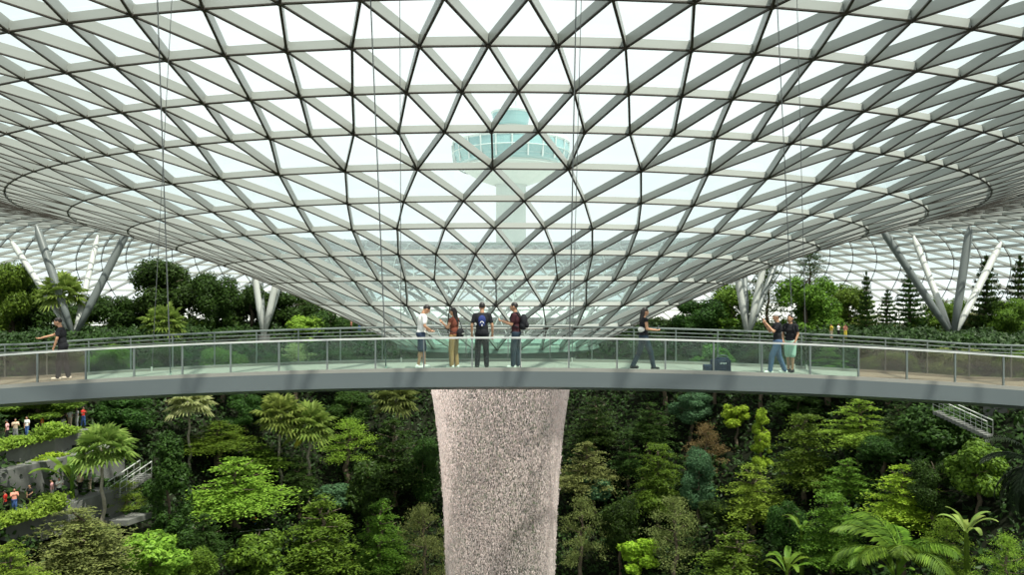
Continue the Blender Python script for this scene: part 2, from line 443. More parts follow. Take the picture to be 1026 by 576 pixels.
def paddle(vs, fs, base, az, el, L, W, droop=1.0):
    """banana leaf with a midrib fold, as a grid"""
    p = Vector(base); e = el; n = 10; pts = []
    for i in range(n + 5):
        pts.append((p.copy(), e)); d = Vector((math.cos(az) * math.cos(e), math.sin(az) * math.cos(e), math.sin(e)))
        p = p + d * (L / n); e -= droop * 1.6 / n * (i / n)
    side = Vector((-math.sin(az), math.cos(az), 0)); k0 = len(vs)
    for i, (q, e) in enumerate(pts):
        if i < 4: wv = .035
        else: wv = W * math.sin(PI * min(1, max(.04, (i - 3.6) / (n + 1.0)))) ** .6
        up = Vector((-math.cos(az) * math.sin(e), -math.sin(az) * math.sin(e), math.cos(e)))
        vs += [q - side * wv + up * wv * .35, q, q + side * wv + up * wv * .35]
    for i in range(len(pts) - 1):
        a = k0 + i * 3; fs += [(a, a + 1, a + 4, a + 3), (a + 1, a + 2, a + 5, a + 4)]

_cache = {}
def crown_mesh(kind, seed, mat):
    key = (kind, seed, mat)
    if key in _cache: return _cache[key]
    if kind == 'tiered': v, f = crown_tiered(seed)
    elif kind == 'tieredtall': v, f = crown_tiered(seed, 10, .55)
    elif kind == 'round': v, f = crown_round(seed)
    elif kind == 'bigleaf': v, f = crown_round(seed, 22, .6, .45, 1, .6)
    elif kind == 'tall': v, f = crown_tall(seed)
    elif kind == 'conifer': v, f = crown_conifer(seed)
    elif kind == 'airy': v, f = crown_airy(seed)
    elif kind == 'fan':
        v, f = crown_fan(seed); me = bpy.data.meshes.new('crown'); me.from_pydata(v.tolist(), [], f); me.materials.append(M[mat]); _cache[key] = me
        return me
    me = leaf_mesh_data('crown', v, f, M[mat]); _cache[key] = me
    return me
_tr = {}
def trunk_mesh(kind, seed, bark):
    """unit trunk: z 0..1 before scaling; limbs spread in the upper part"""
    key = (kind in ('fan',), kind in ('conifer',), seed % 3, bark)
    if key in _tr: return _tr[key]
    rg = random.Random(seed % 3 + 11); mb = MB()
    pts = [Vector((0, 0, 0))] + [Vector((rg.uniform(-.3, .3), rg.uniform(-.3, .3), 16 * k / 8)) for k in range(1, 9)]
    r0 = .2 if kind == 'fan' else .24
    mb.tube(pts, [r0 * (1.25 - .55 * k / 8) if kind == 'fan' else r0 * (1.5 - 1.25 * k / 8) for k in range(9)], 8)
    if kind != 'fan':
        for b in range(9 if kind != 'conifer' else 12):
            z = 8.5 + 6.5 * b / 9.; a = b * 2.4; L = 2.6 * (1 - (z - 8) / 12.)
            i = int(z / 2); base = pts[i].lerp(pts[min(i + 1, 8)], z / 2 - i)
            mb.tube([base, base + Vector((math.cos(a) * L * .5, math.sin(a) * L * .5, .5)), base + Vector((math.cos(a) * L, math.sin(a) * L, 1.1))], [.1, .06, .03], 5)
    o = MB.build(mb, 'trunk', M[bark]); me = o.data; bpy.data.objects.remove(o)
    _tr[key] = me; return me
NAMES = {'tall': ('narrow_leafy_tree', 'tree'), 'tiered': ('tiered_tree', 'tree'), 'tieredtall': ('tiered_tree', 'tree'), 'round': ('broadleaf_tree', 'tree'), 'bigleaf': ('large_leaved_tree', 'tree'),
         'conifer': ('conifer_tree', 'tree'), 'airy': ('feathery_tree', 'tree'), 'fan': ('fan_palm', 'palm tree')}
def tree(kind, px, top, bot, wpx, mat, label, Y=None, seed=None, bark='bark', dy=22, group=None, gz=None):
    """px: column of the crown; top, bot: rows of the crown; wpx: its width"""
    if Y is None: Y = hill_hit(px, bot + dy)
    c = at(px, bot, Y); tp = at(px, top, Y)
    W = wpx / F * Y; H = max(tp.z - c.z, .8)
    g0 = hz(c.x, c.y) if gz is None else gz
    base = min(g0, c.z - .3)
    if seed is None: seed = abs(hash((round(px), round(top)))) % 4
    name, cat = NAMES[kind]
    r = tag(empty(name, (c.x, c.y, base), random.Random(px * 31 + top).uniform(0, 6.28)), label, cat, group)
    if kind == 'fan':
        cr_ = link_mesh('crown', crown_mesh(kind, seed, mat), r); s = W / 7.4
        cr_.scale = (s, s, s); cr_.location = (0, 0, (c.z + tp.z) / 2 - base - 3.2 * s)
        tz = (c.z + tp.z) / 2 - base + .1
    else:
        cr_ = link_mesh('crown', crown_mesh(kind, seed, mat), r)
        cr_.scale = (W / 8, W / 8, H / (20 if kind == 'tall' else 8)); cr_.location = (0, 0, c.z - base)
        tz = tp.z - base - H * .08
    t_ = link_mesh('trunk', trunk_mesh(kind, seed, bark), r)
    k = min(1.5, max(.5, W / 8)); t_.scale = (k, k, tz / 16)
    return r

# --- valley, left of the waterfall
VAL = [
 ('tiered', 236, 455, 512, 118, 'lf_bright', 'bright green tree of flat leafy tiers, largest left of the waterfall', 1),
 ('tiered', 218, 420, 450, 84, 'lf_mid', 'mid green tiered tree behind and above the brightest left tree'),
 ('tiered', 262, 444, 468, 70, 'lf_mid', 'small flat tiered tree just right above the brightest left tree'),
 ('tiered', 322, 494, 576, 118, 'lf_mid', 'wide green tiered tree below the pair of fan palms'),
 ('airy', 348, 420, 466, 74, 'lf_bright', 'fluffy light green tree right of the pair of fan palms'),
 ('tiered', 395, 416, 486, 84, 'lf_dark', 'dark tiered tree between the fluffy tree and the waterfall'),
 ('tiered', 382, 498, 572, 78, 'lf_mid', 'tiered green tree low in the valley, second left from the waterfall foot'),
 ('airy', 425, 506, 590, 66, 'lf_olive', 'dull olive feathery tree touching the left edge of the waterfall'),
 ('tiered', 78, 508, 572, 130, 'lf_olive', 'broad olive-green tiered tree below the lowest left walkway'),
 ('tiered', 10, 540, 600, 84, 'lf_bright', 'bright feathery tiered tree in the bottom left corner'),
 ('airy', 126, 482, 512, 48, 'lf_bright', 'yellow-green feathery tree under the slanting stair rails'),
 ('tall', 168, 425, 560, 54, 'lf_dark', 'tall narrow dark tree with big glossy leaves right of the stair rails', 2),
 ('bigleaf', 150, 528, 590, 74, 'lf_bright', 'bright large-leaved shrubby tree at the bottom, below the tall dark narrow tree'),
 ('round', 130, 392, 432, 74, 'lf_dark', 'dark rounded tree under the bridge between the left terrace and pale palm'),
 ('round', 40, 396, 418, 90, 'lf_mid', 'green rounded tree hanging over the top left terrace'),
 ('round', 246, 392, 428, 46, 'lf_dark', 'dark rounded tree under the bridge left of the fan palm pair'),
 ('bigleaf', 334, 482, 512, 44, 'lf_teal', 'bluish green large-leaved tree right of the palm trunks'),
 ('round', 352, 392, 424, 56, 'lf_dark', 'dark rounded tree under the bridge above the fluffy light tree'),
 ('bigleaf', 368, 460, 520, 52, 'lf_dark', 'dark large-leaved tree under the fluffy light tree'),
 ('tiered', 205, 512, 560, 60, 'lf_dark', 'dark tiered tree in the shade below the brightest left tree'),
 ('bigleaf', 258, 528, 590, 60, 'lf_mid', 'green large-leaved tree beside the path visitors at the bottom'),
 ('round', 424, 440, 502, 42, 'lf_dark', 'dark rounded tree at the left edge of the waterfall, halfway down'),
 ('round', 195, 548, 600, 50, 'lf_mid', 'mid green rounded tree at the bottom left of the thin pale trunk'),
 ('tiered', 300, 455, 500, 52, 'lf_dark', 'dark tiered tree behind the two fan palm trunks'),
 # --- right of the waterfall
 ('tiered', 596, 396, 446, 66, 'lf_dark', 'dark tiered tree beside the top right edge of the waterfall'),
 ('tiered', 588, 440, 492, 74, 'lf_olive', 'olive tiered tree at the right edge of the waterfall, upper half'),
 ('bigleaf', 596, 476, 502, 40, 'lf_teal', 'small bluish large-leaved tree right of the waterfall'),
 ('airy', 582, 498, 572, 56, 'lf_olive', 'olive feathery tree with a bare trunk by the lower right edge of the waterfall'),
 ('tiered', 650, 402, 440, 64, 'lf_dark', 'dark tiered tree under the bridge, third from the waterfall on the right'),
 ('tieredtall', 660, 442, 512, 60, 'lf_mid', 'tall mid green tiered tree right of the olive trees'),
 ('airy', 676, 498, 574, 68, 'lf_olive', 'light feathery tree in the middle of the right slope, bottom row'),
 ('bigleaf', 640, 540, 572, 46, 'lf_lime', 'lime green large-leaved plant tree at the bottom right of the waterfall'),
 ('round', 622, 500, 560, 50, 'lf_dark', 'dark rounded tree above the lime green plant'),
 ('round', 692, 392, 424, 50, 'lf_teal', 'bluish rounded tree under the bridge right of the waterfall'),
 ('bigleaf', 738, 404, 430, 32, 'lf_lime', 'lime green leafy tree just under the bridge'),
 ('tall', 762, 408, 470, 26, 'lf_lime', 'narrow lime green climber-covered tree under the bridge'),
 ('airy', 706, 424, 480, 50, 'lf_brown', 'reddish brown feathery tree on the right slope'),
 ('round', 700, 450, 512, 42, 'lf_teal', 'dark bluish rounded tree below the reddish brown tree'),
 ('tiered', 754, 462, 522, 86, 'lf_bright', 'bright tiered tree below the lime green ones on the right slope', 3),
 ('tiered', 738, 528, 590, 104, 'lf_mid', 'wide tiered tree at the bottom below the pinkish visitors'),
 ('tieredtall', 806, 412, 486, 66, 'lf_mid', 'tall many-tiered tree right of the lime green climber'),
 ('tiered', 862, 398, 446, 86, 'lf_bright', 'bright tiered tree touching the underside of the bridge on the right'),
 ('tiered', 850, 458, 498, 70, 'lf_mid', 'mid green tiered tree under the bright one below the bridge'),
 ('tiered', 905, 464, 524, 86, 'lf_lime', 'lime and yellow spreading tiered tree on the right slope', 0),
 ('tieredtall', 834, 492, 566, 72, 'lf_mid', 'dense layered tree left of the big feather palm'),
 ('bigleaf', 938, 404, 470, 80, 'lf_dark', 'dark large-leaved tree under the bridge beside the slanting rail'),
 ('round', 885, 436, 466, 56, 'lf_dark', 'dark rounded tree between the two bright tiered trees at right'),
 ('round', 935, 458, 515, 50, 'lf_dark', 'dark rounded tree right of the lime spreading tree'),
 ('airy', 950, 520, 590, 66, 'lf_bright', 'light green feathery tree right of the big feather palm'),
 ('airy', 1008, 536, 600, 60, 'lf_bright', 'light green feathery tree in the bottom right corner'),
 ('round', 790, 500, 560, 44, 'lf_dark', 'dark rounded tree between the wide bottom tree and layered tree'),
 ('bigleaf', 980, 440, 500, 60, 'lf_mid', 'green large-leaved tree beside the dark overhanging palm'),
 ('round', 720, 500, 535, 44, 'lf_dark', 'dark rounded tree left of the pinkish visitors'),
 ('round', 800, 392, 418, 60, 'lf_dark', 'dark rounded tree in the shade right under the bridge, above the many-tiered tree'),
 ('tiered', 900, 404, 436, 50, 'lf_dark', 'dark tiered tree right of the bright one touching the bridge'),
 ('tiered', 630, 440, 474, 46, 'lf_dark', 'dark tiered tree between olive and tall tiered trees'),
 # --- seen through the glass balustrade
 ('round', 110, 346, 384, 60, 'lf_mid', 'green rounded tree behind the balustrade right of the leaning visitor'),
 ('round', 168, 344, 384, 58, 'lf_dark', 'dark rounded tree behind the balustrade below the yellow palm'),
 ('round', 222, 346, 384, 56, 'lf_mid', 'green rounded tree behind the balustrade below the left column cluster'),
 ('airy', 296, 344, 378, 50, 'lf_cream', 'pale flecked tree behind the balustrade left of the funnel'),
 ('round', 340, 350, 388, 52, 'lf_dark', 'dark rounded tree behind the balustrade beside the funnel left foot'),
 ('round', 270, 356, 392, 50, 'lf_dark', 'dark rounded tree behind the balustrade between green and pale trees'),
 ('round', 666, 346, 388, 52, 'lf_dark', 'dark rounded tree behind the balustrade right of the walking woman'),
 ('bigleaf', 716, 344, 384, 48, 'lf_mid', 'leafy tree behind the balustrade at the blue bag'),
 ('round', 762, 350, 388, 50, 'lf_dark', 'dark rounded tree behind the balustrade left of the photographing visitor'),
 ('tiered', 830, 346, 384, 70, 'lf_mid', 'tiered green tree behind the balustrade right of the photographing visitor'),
 ('round', 890, 350, 388, 60, 'lf_mid', 'green rounded tree behind the balustrade below the conifers'),
 ('round', 960, 346, 388, 66, 'lf_olive', 'olive rounded tree behind the balustrade under the big column cluster'),
 ('round', 56, 350, 388, 54, 'lf_dark', 'dark rounded tree behind the balustrade behind the leaning visitor legs'),
 ('round', 1012, 352, 392, 50, 'lf_mid', 'green rounded tree behind the last balustrade pane on the right'),
]
for i, t in enumerate(VAL):
    kind, px, top, bot, wpx, mat, label = t[:7]
    tree(kind, px, top, bot, wpx, mat, label, seed=t[7] if len(t) > 7 else i % 4)
# --- park level behind, rooted on the rim
UP = [
 ('round', 12, 266, 345, 50, 'lf_mid', 'green leafy tree at the far left of the park level'),
 ('round', 40, 284, 345, 52, 'lf_dark', 'dark tree left of the pale-trunked palm'),
 ('round', 84, 296, 345, 48, 'lf_dark', 'dark tree right of the pale-trunked palm'),
 ('round', 114, 296, 342, 44, 'lf_dark', 'low dark round-topped tree under the slanting column, left'),
 ('round', 166, 263, 340, 70, 'lf_dark', 'tallest dense dark tree of the upper left'),
 ('round', 142, 300, 345, 40, 'lf_mid', 'mid green tree at the left foot of the tallest upper left tree'),
 ('round', 214, 272, 342, 46, 'lf_dark', 'dark upright tree right of the tallest upper left tree'),
 ('round', 252, 284, 342, 46, 'lf_dark', 'dark tree just left of the rear column cluster'),
 ('round', 292, 294, 342, 54, 'lf_dark', 'dark tree behind the rear left column cluster'),
 ('bigleaf', 306, 318, 345, 34, 'lf_bright', 'small bright green tree right of the rear left columns'),
 ('round', 330, 312, 348, 44, 'lf_dark', 'dark tree under the funnel edge on the left'),
 ('round', 672, 318, 348, 44, 'lf_dark', 'dark tree under the funnel edge on the right'),
 ('round', 700, 302, 345, 46, 'lf_dark', 'dark tree left of the pale rear columns, right side'),
 ('round', 734, 288, 345, 54, 'lf_mid', 'green tree behind the pale rear columns, right side'),
 ('airy', 770, 270, 345, 40, 'lf_dark', 'dark feathery tree with open top right of the rear columns'),
 ('round', 808, 276, 345, 56, 'lf_mid', 'large green tree behind the right pair of cables'),
 ('airy', 812, 254, 290, 36, 'lf_dark', 'thin feathery treetop above the large green tree'),
 ('round', 850, 288, 345, 48, 'lf_mid', 'green rounded tree left of the conifers'),
 ('conifer', 868, 272, 345, 22, 'lf_dark', 'slimmest dark conifer, first from the left'),
 ('conifer', 889, 290, 345, 30, 'lf_dark', 'shortest dark conifer beside the slimmest'),
 ('conifer', 911, 270, 342, 38, 'lf_dark', 'full dark conifer left of the big column cluster'),
 ('conifer', 988, 256, 345, 40, 'lf_dark', 'tall open dark conifer right of the big column cluster'),
 ('conifer', 1022, 256, 345, 38, 'lf_dark', 'tall dark conifer at the right frame edge'),
 ('round', 948, 298, 345, 36, 'lf_mid', 'green tree behind the big column cluster'),
 ('round', 1006, 302, 345, 40, 'lf_mid', 'low green tree between the two tall conifers'),
 ('round', 968, 316, 345, 38, 'lf_olive', 'low olive tree at the foot of the big column cluster'),
]
UP += [('bigleaf', 122, 318, 346, 34, 'lf_mid', 'low leafy shrubby tree above the rail, left of the yellow-green palm'),
 ('round', 196, 320, 346, 40, 'lf_mid', 'low green bush tree above the rail right of the yellow-green palm'),
 ('airy', 234, 318, 346, 38, 'lf_olive', 'low olive bush tree above the rail under the rear left columns'),
 ('round', 6, 316, 348, 40, 'lf_olive', 'low olive bush tree above the rail at the far left'),
 ('bigleaf', 728, 320, 346, 36, 'lf_mid', 'low leafy bush tree above the rail under the rear right columns'),
 ('airy', 876, 318, 346, 44, 'lf_olive', 'low olive bush tree above the rail between the first conifers'),
 ('round', 930, 318, 348, 34, 'lf_mid', 'low green bush tree above the rail left of the big column foot'),
 ('bigleaf', 826, 316, 346, 34, 'lf_mid', 'low leafy bush tree above the rail near the far visitors'),
 ('airy', 78, 314, 346, 34, 'lf_bright', 'light green bush tree at the foot of the left columns')]
for i, (kind, px, top, bot, wpx, mat, label) in enumerate(UP):
    tree(kind, px, top - (0 if kind == 'conifer' else 3), bot, wpx * (1.35 if kind == 'conifer' else 1.3), mat, label, Y=104 - .022 * abs(px - 499) + (i % 3) * 2.5, seed=i % 4, gz=GZ)
# --- fan palms
for px, top, bot, wpx, mat, label, Y in (
    (103, 428, 470, 66, 'lf_palm', 'large fan palm in front of the left terraces', None),
    (281, 394, 438, 56, 'lf_palm', 'left of the two tall fan palms under the bridge', None),
    (309, 404, 450, 58, 'lf_palm', 'right of the two tall fan palms, with a dry yellow leaf', None),
    (190, 392, 414, 50, 'lf_cream', 'pale cream-green fan palm close under the bridge', None),
    (396, 386, 414, 52, 'lf_olive', 'olive fan palm under the bridge left of the waterfall', None),
    (62, 276, 312, 50, 'lf_palm', 'pale-trunked fan palm in front of the upper left trees', 88),
    (164, 308, 340, 48, 'lf_palm', 'yellow-green fan palm below the tallest upper left tree', 88)):
    tree('fan', px, top, bot, wpx, mat, label, Y=Y, seed=px % 3, bark='palebark', dy=62 if top > 340 else 22, gz=GZ if Y else None)
# a hanging dry leaf on the right tall palm is a plant part of its own
palm = [o for o in COL.objects if o.get('label', '').startswith('right of the two tall fan palms')][0]
vs, fs = [], []; fan_leaf(vs, fs, (-.3, -.3, 0), (-.5, -.4, -.8), 1.0, None, .3)
dl = mesh_obj('dry_leaf', vs, fs, M['lf_yellow'], palm)
cr_ = [c for c in palm.children if c.name.startswith('crown')][0]
dl.location = (0, 0, cr_.location.z + 3.2 * cr_.scale.z - .6); dl.rotation_euler = (0, 0, -palm.rotation_euler.z); dl['label'] = 'dry yellow leaf'

# --- big feather palms and banana plants low on the right
def feather_palm(loc, zc, L, n, mat, label, seed, elr=(.2, 1.2), azs=None, trunkr=.16, width=.07, leaflet=.9):
    rg = random.Random(seed); r = tag(empty('feather_palm', loc), label, 'palm tree')
    mb = MB(); mb.tube([(0, 0, 0), (.2, .1, zc * .5), (0, 0, zc)], [trunkr * 1.3, trunkr, trunkr * .9], 8); mb.build('trunk', M['bark'], r)
    for i in range(n):
        vs, fs = [], []
        az = azs[i] if azs else i * 2.4 + rg.uniform(-.2, .2)
        frond(vs, fs, (0, 0, zc), az, rg.uniform(*elr), L * rg.uniform(.85, 1.1), rg, 1.0, 26, leaflet, width)
        mesh_obj('frond', vs, fs, M[mat], r)
    return r
Y = hill_hit(900, 610) - 3; p = at(905, 560, Y); g0 = hz(p.x, p.y)
feather_palm((p.x, p.y, g0 - .1), max(p.z - g0, 1), 4.6, 15, 'lf_mid', 'big arching feather palm at the bottom right', 3, (.3, 1.25), width=.13, leaflet=1.2)
p = at(1040, 462, 26); g0 = hz(p.x, p.y)
feather_palm((p.x, p.y, g0 - .1), p.z - g0, 2.3, 26, 'lf_black', 'very dark palm leaning in at the right frame edge', 5, (-.9, 1.1), width=.05, leaflet=.55)
def banana(px, py, Y, L, n, mat, label, seed):
    rg = random.Random(seed); p = at(px, py, Y); g0 = hz(p.x, p.y); g0 = min(g0, p.z - .5)
    r = tag(empty('banana_plant', (p.x, p.y, g0)), label, 'plant')
    h = p.z - g0
    mb = MB(); mb.tube([(0, 0, 0), (.05, 0, h * .5), (0, 0, h)], [.22, .17, .12], 8); mb.build('stem', M['lf_mid'], r)
    for i in range(n):
        vs, fs = [], []; paddle(vs, fs, (0, 0, h - .2), i * 2.4 + rg.uniform(-.3, .3), rg.uniform(.7, 1.3), L * rg.uniform(.8, 1.1), L * .13, rg.uniform(.8, 1.5))
        mesh_obj('leaf', vs, fs, M[mat], r, True)
banana(968, 532, hill_hit(968, 560) - 4, 1.5, 9, 'lf_palm', 'banana plant with bright paddle leaves left of the right terrace', 1)
banana(898, 580, hill_hit(898, 620) - 4, 1.6, 8, 'lf_mid', 'banana plant half hidden by the big feather palm', 2)
banana(788, 572, hill_hit(788, 600) - 4, 2.0, 9, 'lf_mid', 'banana plant with curved leaves at the bottom, left of the layered tree', 3)
banana(803, 530, hill_hit(803, 560) - 3, 1.5, 8, 'lf_mid', 'smaller banana plant above the curved-leaved one', 4)
banana(72, 482, 55, 2.4, 8, 'lf_mid', 'large-leaved plant beside the fan palm on the left terraces', 6)

# --- undergrowth on the slopes
def scatter_undergrowth(n):
    x = RNG.uniform(-60, 60, n * 3); y = RNG.uniform(35, 125, n * 3)
    P_, N_ = [], []
    for a, b in zip(x, y):
        if abs(a) > .75 * b: continue
        r = rho(a, b)
        if r < 13 or r > 60: continue
        P_.append((a, b, hz(a, b) + (RNG.random() ** 2) * (1.9 if r < 44 else 1.0) * (1 + .5 * math.sin(a * .9) * math.cos(b * .8))))
        if len(P_) >= n: break
    P_ = np.array(P_); N_ = RNG.normal(size=P_.shape) * .6; N_[:, 2] += 1; N_[:, 1] -= .4
    return leaves(P_, N_, .55, .55)
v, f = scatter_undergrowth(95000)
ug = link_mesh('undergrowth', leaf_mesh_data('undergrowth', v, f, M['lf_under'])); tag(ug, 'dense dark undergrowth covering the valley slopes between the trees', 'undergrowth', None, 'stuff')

# ------------------------------------------------------------------ terraces
def hedge_pts(path, n, hgt, thick):
    path = [Vector(p) for p in path]; P_ = []
    L = [(path[i + 1] - path[i]).length for i in range(len(path) - 1)]
    for _ in range(n):
        t = RNG.uniform(0, sum(L)); i = 0
        while i < len(L) - 1 and t > L[i]: t -= L[i]; i += 1
        p = path[i].lerp(path[i + 1], t / L[i])
        s = p.x * 2.1 + p.y * 1.3
        P_.append((p.x + RNG.normal() * thick * .4, p.y + RNG.normal() * thick * .4, p.z + RNG.random() * hgt * (.7 + .3 * math.sin(s) + .35 * math.sin(s * .37 + 1))))
    P_ = np.array(P_); N_ = RNG.normal(size=P_.shape) * .6; N_[:, 2] += .8; N_[:, 1] -= .4
    return P_, N_
def hedge(name, path, n, hgt, thick, mat, label, leaf=.3):
    a, b = hedge_pts(path, n, hgt, thick); v, f = leaves(a, b, leaf, .5)
    o = link_mesh(name, leaf_mesh_data(name, v, f, M[mat])); tag(o, label, 'hedge', None, 'stuff'); return o
def terrace(front, back, z0, z1, label, lip=None, name='terrace'):
    """front: list of (x, y); slab runs back by `back` metres away from the valley"""
    r = tag(empty(name, (front[0][0], front[0][1], z0)), label, 'terrace')
    vs, fs = [], []; n = len(front)
    for x, y in front:
        d = Vector((x, max(y - 62, 0), 0)).normalized() * back
        for q, z in (((x, y), z0), ((x, y), z1), ((x + d.x, y + d.y), z1), ((x + d.x, y + d.y), z0)): vs.append((q[0], q[1], z))
    for i in range(n - 1):
        for k in range(4):
            a, b = i * 4 + k, i * 4 + (k + 1) % 4; fs.append((a, a + 4, b + 4, b))
    fs += [(0, 1, 2, 3), tuple(range((n - 1) * 4, n * 4))[::-1]]
    put(mesh_obj('slab', vs, fs, M['concrete']), r)
    if lip:
        mb = MB(); mb.tube([(x, y, z1 + lip) for x, y in front], .035, 6)
        for x, y in front: mb.tube([(x, y, z1), (x, y, z1 + lip)], .025, 5)
        put(mb.build('railing', M['steel']), r)
    return r
def wp(lst, py=450): return [at(px, py, Y) for px, Y in lst]
T1 = [(-40, 51), (0, 53.5), (30, 56), (55, 58), (72, 60)]
f1 = [(at(px, 0, Y).x, Y) for px, Y in T1]
terrace(f1, 7, -10.4, -8.95, 'upper left concrete terrace carrying a long planter and visitors')
hedge('planter_hedge', [(x, y, -9.0) for x, y in f1], 4200, .95, .8, 'lf_bright', 'bright low hedge along the upper left terrace edge')
T2 = [(18, 54.5), (40, 56), (62, 57.5), (96, 60)]
f2 = [(at(px, 0, Y).x, Y) for px, Y in T2]
terrace(f2, 2.0, -10.95, -10.7, 'thin middle ledge below the upper left terrace')
hedge('planter_hedge', [(x, y, -10.7) for x, y in f2], 2200, .6, .6, 'lf_lime', 'yellow-green trailing hedge on the thin middle ledge')
T3 = [(-40, 46.5), (0, 48.5), (30, 50.5), (60, 52.5), (92, 55), (125, 58)]
f3 = [(at(px, 0, Y).x, Y) for px, Y in T3]
terrace(f3, 7, -14.9, -12.9, 'lower left concrete terrace with visitors behind its hedge', .0)
hedge('planter_hedge', [(x, y, -13.0) for x, y in f3[:4]], 4600, .9, .9, 'lf_bright', 'bright long hedge along the lower left terrace edge')
terrace([(x * 1.075, y * 1.075) for x, y in f3], 2, -12.9, -10.3, 'grey retaining wall behind the lower left walkway', name='retaining_wall')
T4 = [(128, 56), (140, 57), (152, 58)]
f4 = [(at(px, 0, Y).x, Y) for px, Y in T4]
terrace(f4, 2.5, -15.3, -14.9, 'small beige ledge under the yellow-green feathery tree, upper one')
f5 = [(at(px, 0, Y - 3).x, Y - 3) for px, Y in T4]
terrace(f5, 2.5, -16.9, -16.5, 'small beige ledge under the yellow-green feathery tree, lower one')
T6 = [(975, 54), (1000, 52.5), (1026, 51), (1060, 49.5)]
f6 = [(at(px, 0, Y).x, Y) for px, Y in T6]
terrace(f6, 6, -16.2, -13.1, 'grey concrete terrace in the lower right corner')
hedge('planter_hedge', [(x, y, -13.15) for x, y in f6], 2200, .6, .6, 'lf_lime', 'yellow-green hedge on the lower right terrace')
T7 = [(985, 60), (1010, 58.5), (1060, 56)]
f7 = [(at(px, 0, Y).x, Y) for px, Y in T7]
terrace(f7, 5, -8.6, -6.2, 'grey wall section under the bridge at the right edge', name='retaining_wall')
# path in the middle-left trees where visitors stand
Yp = hill_hit(240, 545); pp = at(240, 545, Yp)
fp = [(at(px, 0, Yp - 1).x, Yp - 1 + k) for k, px in enumerate((205, 232, 265))]
terrace(fp, 4, pp.z - 1.1, pp.z + .2, 'dark path ledge among the trees under the brightest tiered tree', .9)
# stair flights with white rails
def stair(p0, p1, wid, n, label):
    p0, p1 = Vector(p0), Vector(p1); r = tag(empty('staircase', p0), label, 'staircase')
    d = (p1 - p0); hd = Vector((d.x, d.y, 0)).normalized(); sd = Vector((-hd.y, hd.x, 0))
    mb = MB()
    ang = math.atan2(hd.y, hd.x); Mx = Matrix.Rotation(ang, 3, 'Z')
    for i in range(n):
        c = p0 + d * ((i + .5) / n); mb.box(c - Vector((0, 0, .12)), (d.xy.length / n * 1.1, wid, .24), Mx)
    put(mb.build('steps', M['concrete']), r)
    for s_ in (-1, 1):
        mb = MB(); o = sd * s_ * wid / 2
        mb.tube([p0 + o + Vector((0, 0, 1)), p1 + o + Vector((0, 0, 1))], .05, 6)
        mb.tube([p0 + o + Vector((0, 0, .5)), p1 + o + Vector((0, 0, .5))], .016, 6)
        for i in range(6):
            c = p0 + d * (i / 5) + o; mb.tube([c, c + Vector((0, 0, 1))], .018, 5)
        put(mb.build('handrail', M['column']), r)
stair(at(114, 496, 57), at(146, 474, 60), 1.2, 12, 'staircase with white handrails climbing behind the large fan palm')
stair(at(992, 436, 52), at(938, 411, 55), .9, 14, 'staircase with white handrails descending under the bridge on the right')
stair(at(970, 388, 66), at(938, 374, 70), 1.5, 10, 'staircase seen through the right balustrade glass')

# rim planting along the park level: hedge + rail in front of the upper trees
arc = [(46.8 * math.sin(a), 62 + 46.8 * math.cos(a), GZ) for a in np.linspace(-1.45, 1.45, 40)]
hedge('rim_hedge', arc, 9000, .8, 1.4, 'lf_dark', 'long leafy hedge around the rim of the park level', .38)

# ------------------------------------------------------------------ branching roof columns
def roof_z(x, y):
    R = math.hypot(x, y - D) / D
    for a, b in zip(RINGS, RINGS[1:]):
        if a[0] <= R <= b[0]:
            t = (R - a[0]) / (b[0] - a[0]); return EZ + D * (a[1] + t * (b[1] - a[1]))
    return 5
def columns(bpx, bpy, Y, tops, label):
    b = at(bpx, bpy, Y); b.z = min(b.z, GZ)
    r = tag(empty('roof_column', b), label, 'column')
    for px, dY, rad, mat in tops:
        Yt = Y + dY; x = (px - CX) / F * Yt; z = roof_z(x, Yt) + .1
        mb = MB(); t = Vector((x, Yt, z)) - b
        mb.tube([Vector((0, 0, 0)) + t * .0, t * .3, t * .9, t * .985, t], [rad * .6, rad, rad, rad * .45, rad * .3], 14)
        mb.build('strut', M[mat], r, True)
    mb = MB(); mb.tube([(0, 0, -.6), (0, 0, .35)], .8, 16); mb.build('base', M['concrete'], r)
columns(955, 336, 86, [(972, 2, .45, 'column_shaded'), (1003, 8, .4, 'column'), (881, 4, .42, 'column_shaded'), (915, 12, .38, 'column')], 'big cluster of slanting columns holding the roof at the right')
columns(74, 336, 86, [(36, 2, .45, 'column_shaded'), (10, 8, .35, 'column'), (130, 4, .45, 'column_shaded'), (98, 13, .34, 'column')], 'big cluster of slanting columns holding the roof at the left')
columns(264, 338, 95, [(250, 2, .42, 'column'), (285, 2, .42, 'column'), (258, 12, .42, 'column_shaded'), (293, 9, .42, 'column_shaded')], 'rear cluster of slanting columns behind the left trees')
columns(749, 338, 95, [(733, 2, .42, 'column'), (772, 3, .42, 'column'), (744, 12, .38, 'column_shaded'), (788, 9, .38, 'column_shaded')], 'rear cluster of slanting columns behind the right trees')

